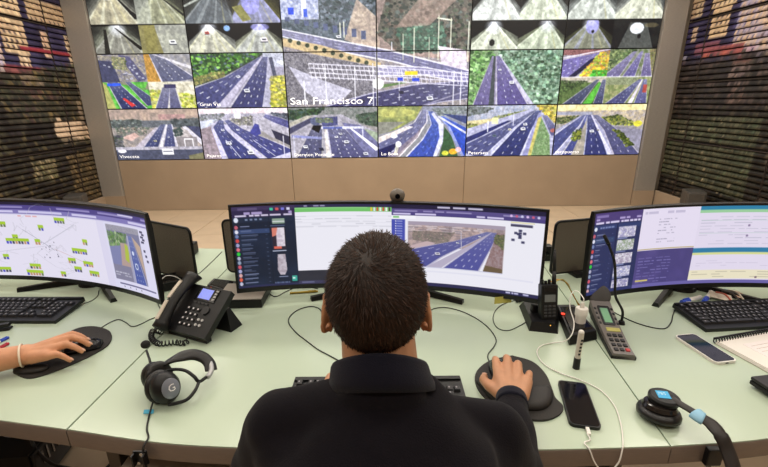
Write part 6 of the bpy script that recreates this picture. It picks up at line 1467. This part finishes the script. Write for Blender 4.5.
    g.loft([(D.x, D.y + .355, .50, .185, .135), (D.x, D.y + .365, .58, .182, .132), (D.x, D.y + .385, .70, .172, .128), (D.x, D.y + .420, .82, .178, .130), (D.x, D.y + .455, .91, .180, .124), (D.x, D.y + .490, .98, .160, .105), (D.x, D.y + .525, 1.030, .100, .083), (D.x, D.y + .545, 1.048, .078, .072)], 36, p=2.3, M=RI)
    for side, (sh, el, wr, MHd) in arms.items():
        sh, el, wr = Vector(sh), Vector(el), Vector(wr)
        tz = 1.022 if side < 0 else 0.990
        g.limb([(W((side * .035, .53, tz)), .053), (sh.lerp(W((side * .035, .53, tz)), .45), .054), (sh, .058), (sh.lerp(el, .35), .055), (sh.lerp(el, .62), .050)], n=20, M=RI)
        g.limb([(W((side * .05, .47, .94)), .085), (sh + Vector((-side * .02, -.02, -.02)), .06)], n=18, M=RI)
        if sleeve == 'long': g.limb([(sh.lerp(el, .62), .050), (el, .048), (el.lerp(wr, .4), .046), (el.lerp(wr, .90), .0365), (el.lerp(wr, .97), .035)], n=20, M=RI)
    g.ell(W((-.004, .514, 1.064)), (.066, .036, .036), n=20, M=RI)
    def folds(co):
        x, y, z = co[:, 0], co[:, 1], co[:, 2]
        return .0022 * np.sin(38 * x + 22 * z + 3 * np.sin(15 * y)) * np.sin(31 * y - 17 * z + 9 * x) + .0010 * np.sin(95 * z + 40 * x) * np.sin(60 * y + 20 * x)
    remesh('sweater' if sleeve == 'long' else 'shirt', g, 0.006, cloth_mat, t, smooth_it=10, smooth_f=0.5, disp=folds)
    if collar:
        rs = []
        cs = [((-.004, .556, 1.034), .084, .078, .052), ((-.006, .557, 1.046), .083, .078, .056), ((-.008, .561, 1.056), .080, .075, .060), ((-.009, .566, 1.066), .0775, .0705, .064), ((-.009, .568, 1.070), .075, .068, .065), ((-.009, .568, 1.066), .072, .065, .064), ((-.007, .56, 1.040), .070, .063, .056)]
        for (c, rx, ry, up) in cs:
            rs.append([tuple(RI @ W((c[0] + rx * math.cos(a), c[1] + ry * math.sin(a), c[2] - up * math.sin(a) - .0 + .0015 * math.sin(3 * a)))) for a in [2 * PI * k / 40 for k in range(40)]])
        part('collar', MB().rings(rs), mat('collar_navy', '#0f0f1e', 0.9, bump=0.5, bscale=500, sheen=0.08, spec=.2), t, smooth='all', label='dark navy stand-up collar')
    if sleeve == 'long':
        for side, (sh, el, wr, MHd) in arms.items():
            el, wr = Vector(el), Vector(wr); d_ = (wr - el).normalized(); p0 = el.lerp(wr, .90)
            part('cuff', MB().tube([RI @ (p0 + d_ * s) for s in (0, .010, .022, .030, .034)], [.0372, .0372, .0366, .036, .032], 24), mat('collar_navy', '#141424'), t, smooth='all')
    # trousers and shoes
    g = MB()
    g.loft([(D.x, D.y + .34, .44, .17, .13), (D.x, D.y + .345, .50, .178, .138), (D.x, D.y + .35, .54, .172, .13)], 28, M=RI)
    for s in (-1, 1):
        hip, kn, an = W((s * .09, .36, .50)), W((s * .13, .74, .52)), W((s * .14, .66, .10))
        g.limb([(hip, .088), (hip.lerp(kn, .5), .078), (kn, .064), (kn.lerp(an, .4), .060), (an, .050)], n=18, M=RI)
    remesh('trousers', g, 0.008, mat('trouser_dark', '#1c1d24', 0.85, bump=0.3, bscale=300), t, smooth_it=6, disp=folds)
    for s in (-1, 1):
        an = RI @ W((s * .14, .66, .10))
        sh_ = part('shoe', MB().loft([(an.x, an.y + .05, .004, .045, .135), (an.x, an.y + .05, .03, .047, .137), (an.x, an.y + .045, .06, .043, .12), (an.x, an.y + .0, .09, .040, .062), (an.x, an.y - .01, .11, .038, .045)], 24, p=2.4), mat('shoe_black', '#121214', 0.35), t, smooth='all')
        part('sole', MB().loft([(an.x, an.y + .05, 0.0, .047, .138), (an.x, an.y + .05, .012, .049, .140)], 24, p=2.4), M_rubber, sh_)
    return t

def hand_matrix(wrist, rz, rx=0.0, ry=0.0):
    return Matrix.Translation(wrist) @ Matrix.Rotation(rz, 4, 'Z') @ Matrix.Rotation(ry, 4, 'Y') @ Matrix.Rotation(rx, 4, 'X')

wr = Vector((0.298, 0.818, 0.790))
armR = ((0.178, 0.566, 0.930), (0.250, 0.615, 0.795), tuple(wr), hand_matrix(wr, -0.22, -0.05) @ Matrix.Diagonal((1.20, 1.12, 1.1, 1)))
wl = Vector((-0.135, 0.815, 0.788))
armL = ((-0.172, 0.550, 0.968), (-0.250, 0.610, 0.800), tuple(wl), hand_matrix(wl, -0.30, -0.08))
M_navy = mat('navy_knit', '#0e0b12', 0.95, var=0.12, vscale=90, bump=0.6, bscale=420, sheen=0.05, spec=.15)
build_person('man in a dark navy sweater seen from behind, typing at the centre monitor', (0, 0, 0), {1: armR, -1: armL}, '#b98562', M_navy, 'long', True, 26000, None)

w2 = Vector((-1.030, 1.034, 0.788))
armR2 = ((-1.455, 0.700, 0.970), (-1.325, 0.855, 0.806), tuple(w2), hand_matrix(w2, -1.15, -0.05) @ Matrix.Diagonal((1.20, 0.90, 1.25, 1)))
w3 = Vector((-1.80, 1.16, 0.784))
armL2 = ((-1.815, 0.700, 0.970), (-1.93, 0.92, 0.806), tuple(w3), hand_matrix(w3, -0.2, -0.08))
p2 = build_person('person at the left edge, only a bare forearm and hand in view', (-1.635, 0.155, 0), {1: armR2, -1: armL2}, '#c98f6b', mat('grey_shirt', '#3a4252', 0.85, bump=0.4, bscale=400), 'short', False, 9000, None, ak=1.2)
# bracelet on the forearm
d_ = (w2 - Vector(armR2[1])).normalized(); pb = w2 - d_ * 0.010
up = Vector((0, 0, 1)); sd = d_.cross(up).normalized(); up = sd.cross(d_)
part('bracelet', MB().tube([pb + sd * .0335 * math.cos(2 * PI * k / 24) + up * .0315 * math.sin(2 * PI * k / 24) for k in range(24)], .0026, 8, closed=True), mat('cream_cord', '#e6d9c4', 0.6), None, smooth='all', label='cream cord bracelet round the wrist at the left edge', cat='bracelet')

M_ch = mat('chair_fabric', '#222226', 0.9, bump=0.4, bscale=300)
def office_chair(label, x, y):
    t = thing('office_chair', label, 'chair', (x, y, 0), 0, 'office chairs at the desk')
    part('seat', MB().loft([(0, 0.03, .375, .21, .21), (0, 0.03, .39, .235, .235), (0, 0.03, .425, .235, .235), (0, 0.03, .44, .20, .20)], 32, p=3.5), M_ch, t, smooth=True)
    part('backrest', MB().box((0, -.235, .66), (.40, .05, .36), (-.1, 0, 0), bevel=.02), M_ch, t, smooth=True)
    part('back_post', MB().tube([(0, -.06, .37), (0, -.22, .38), (0, -.27, .46), (0, -.262, .62)], .018, 10), M_black, t, smooth='all')
    part('column', MB().cyl((0, 0, .09), (0, 0, .375), .025), M_steel, t, smooth=True)
    for k in range(5):
        a = 2 * PI * k / 5 + .3; c, s = math.cos(a), math.sin(a)
        b = part('base_arm', MB().limb([((0, 0, .095), .026), ((.27 * c, .27 * s, .07), .015)], n=10), M_black, t, smooth='all')
        part('caster', MB().cyl((.27 * c - .022 * s, .27 * s + .022 * c, .028), (.27 * c + .022 * s, .27 * s - .022 * c, .028), .028), M_rubber, b, smooth=True)
office_chair('dark office chair under the man in the navy sweater', 0.0, 0.30)
office_chair('dark office chair under the person at the left edge', -1.635, 0.455)
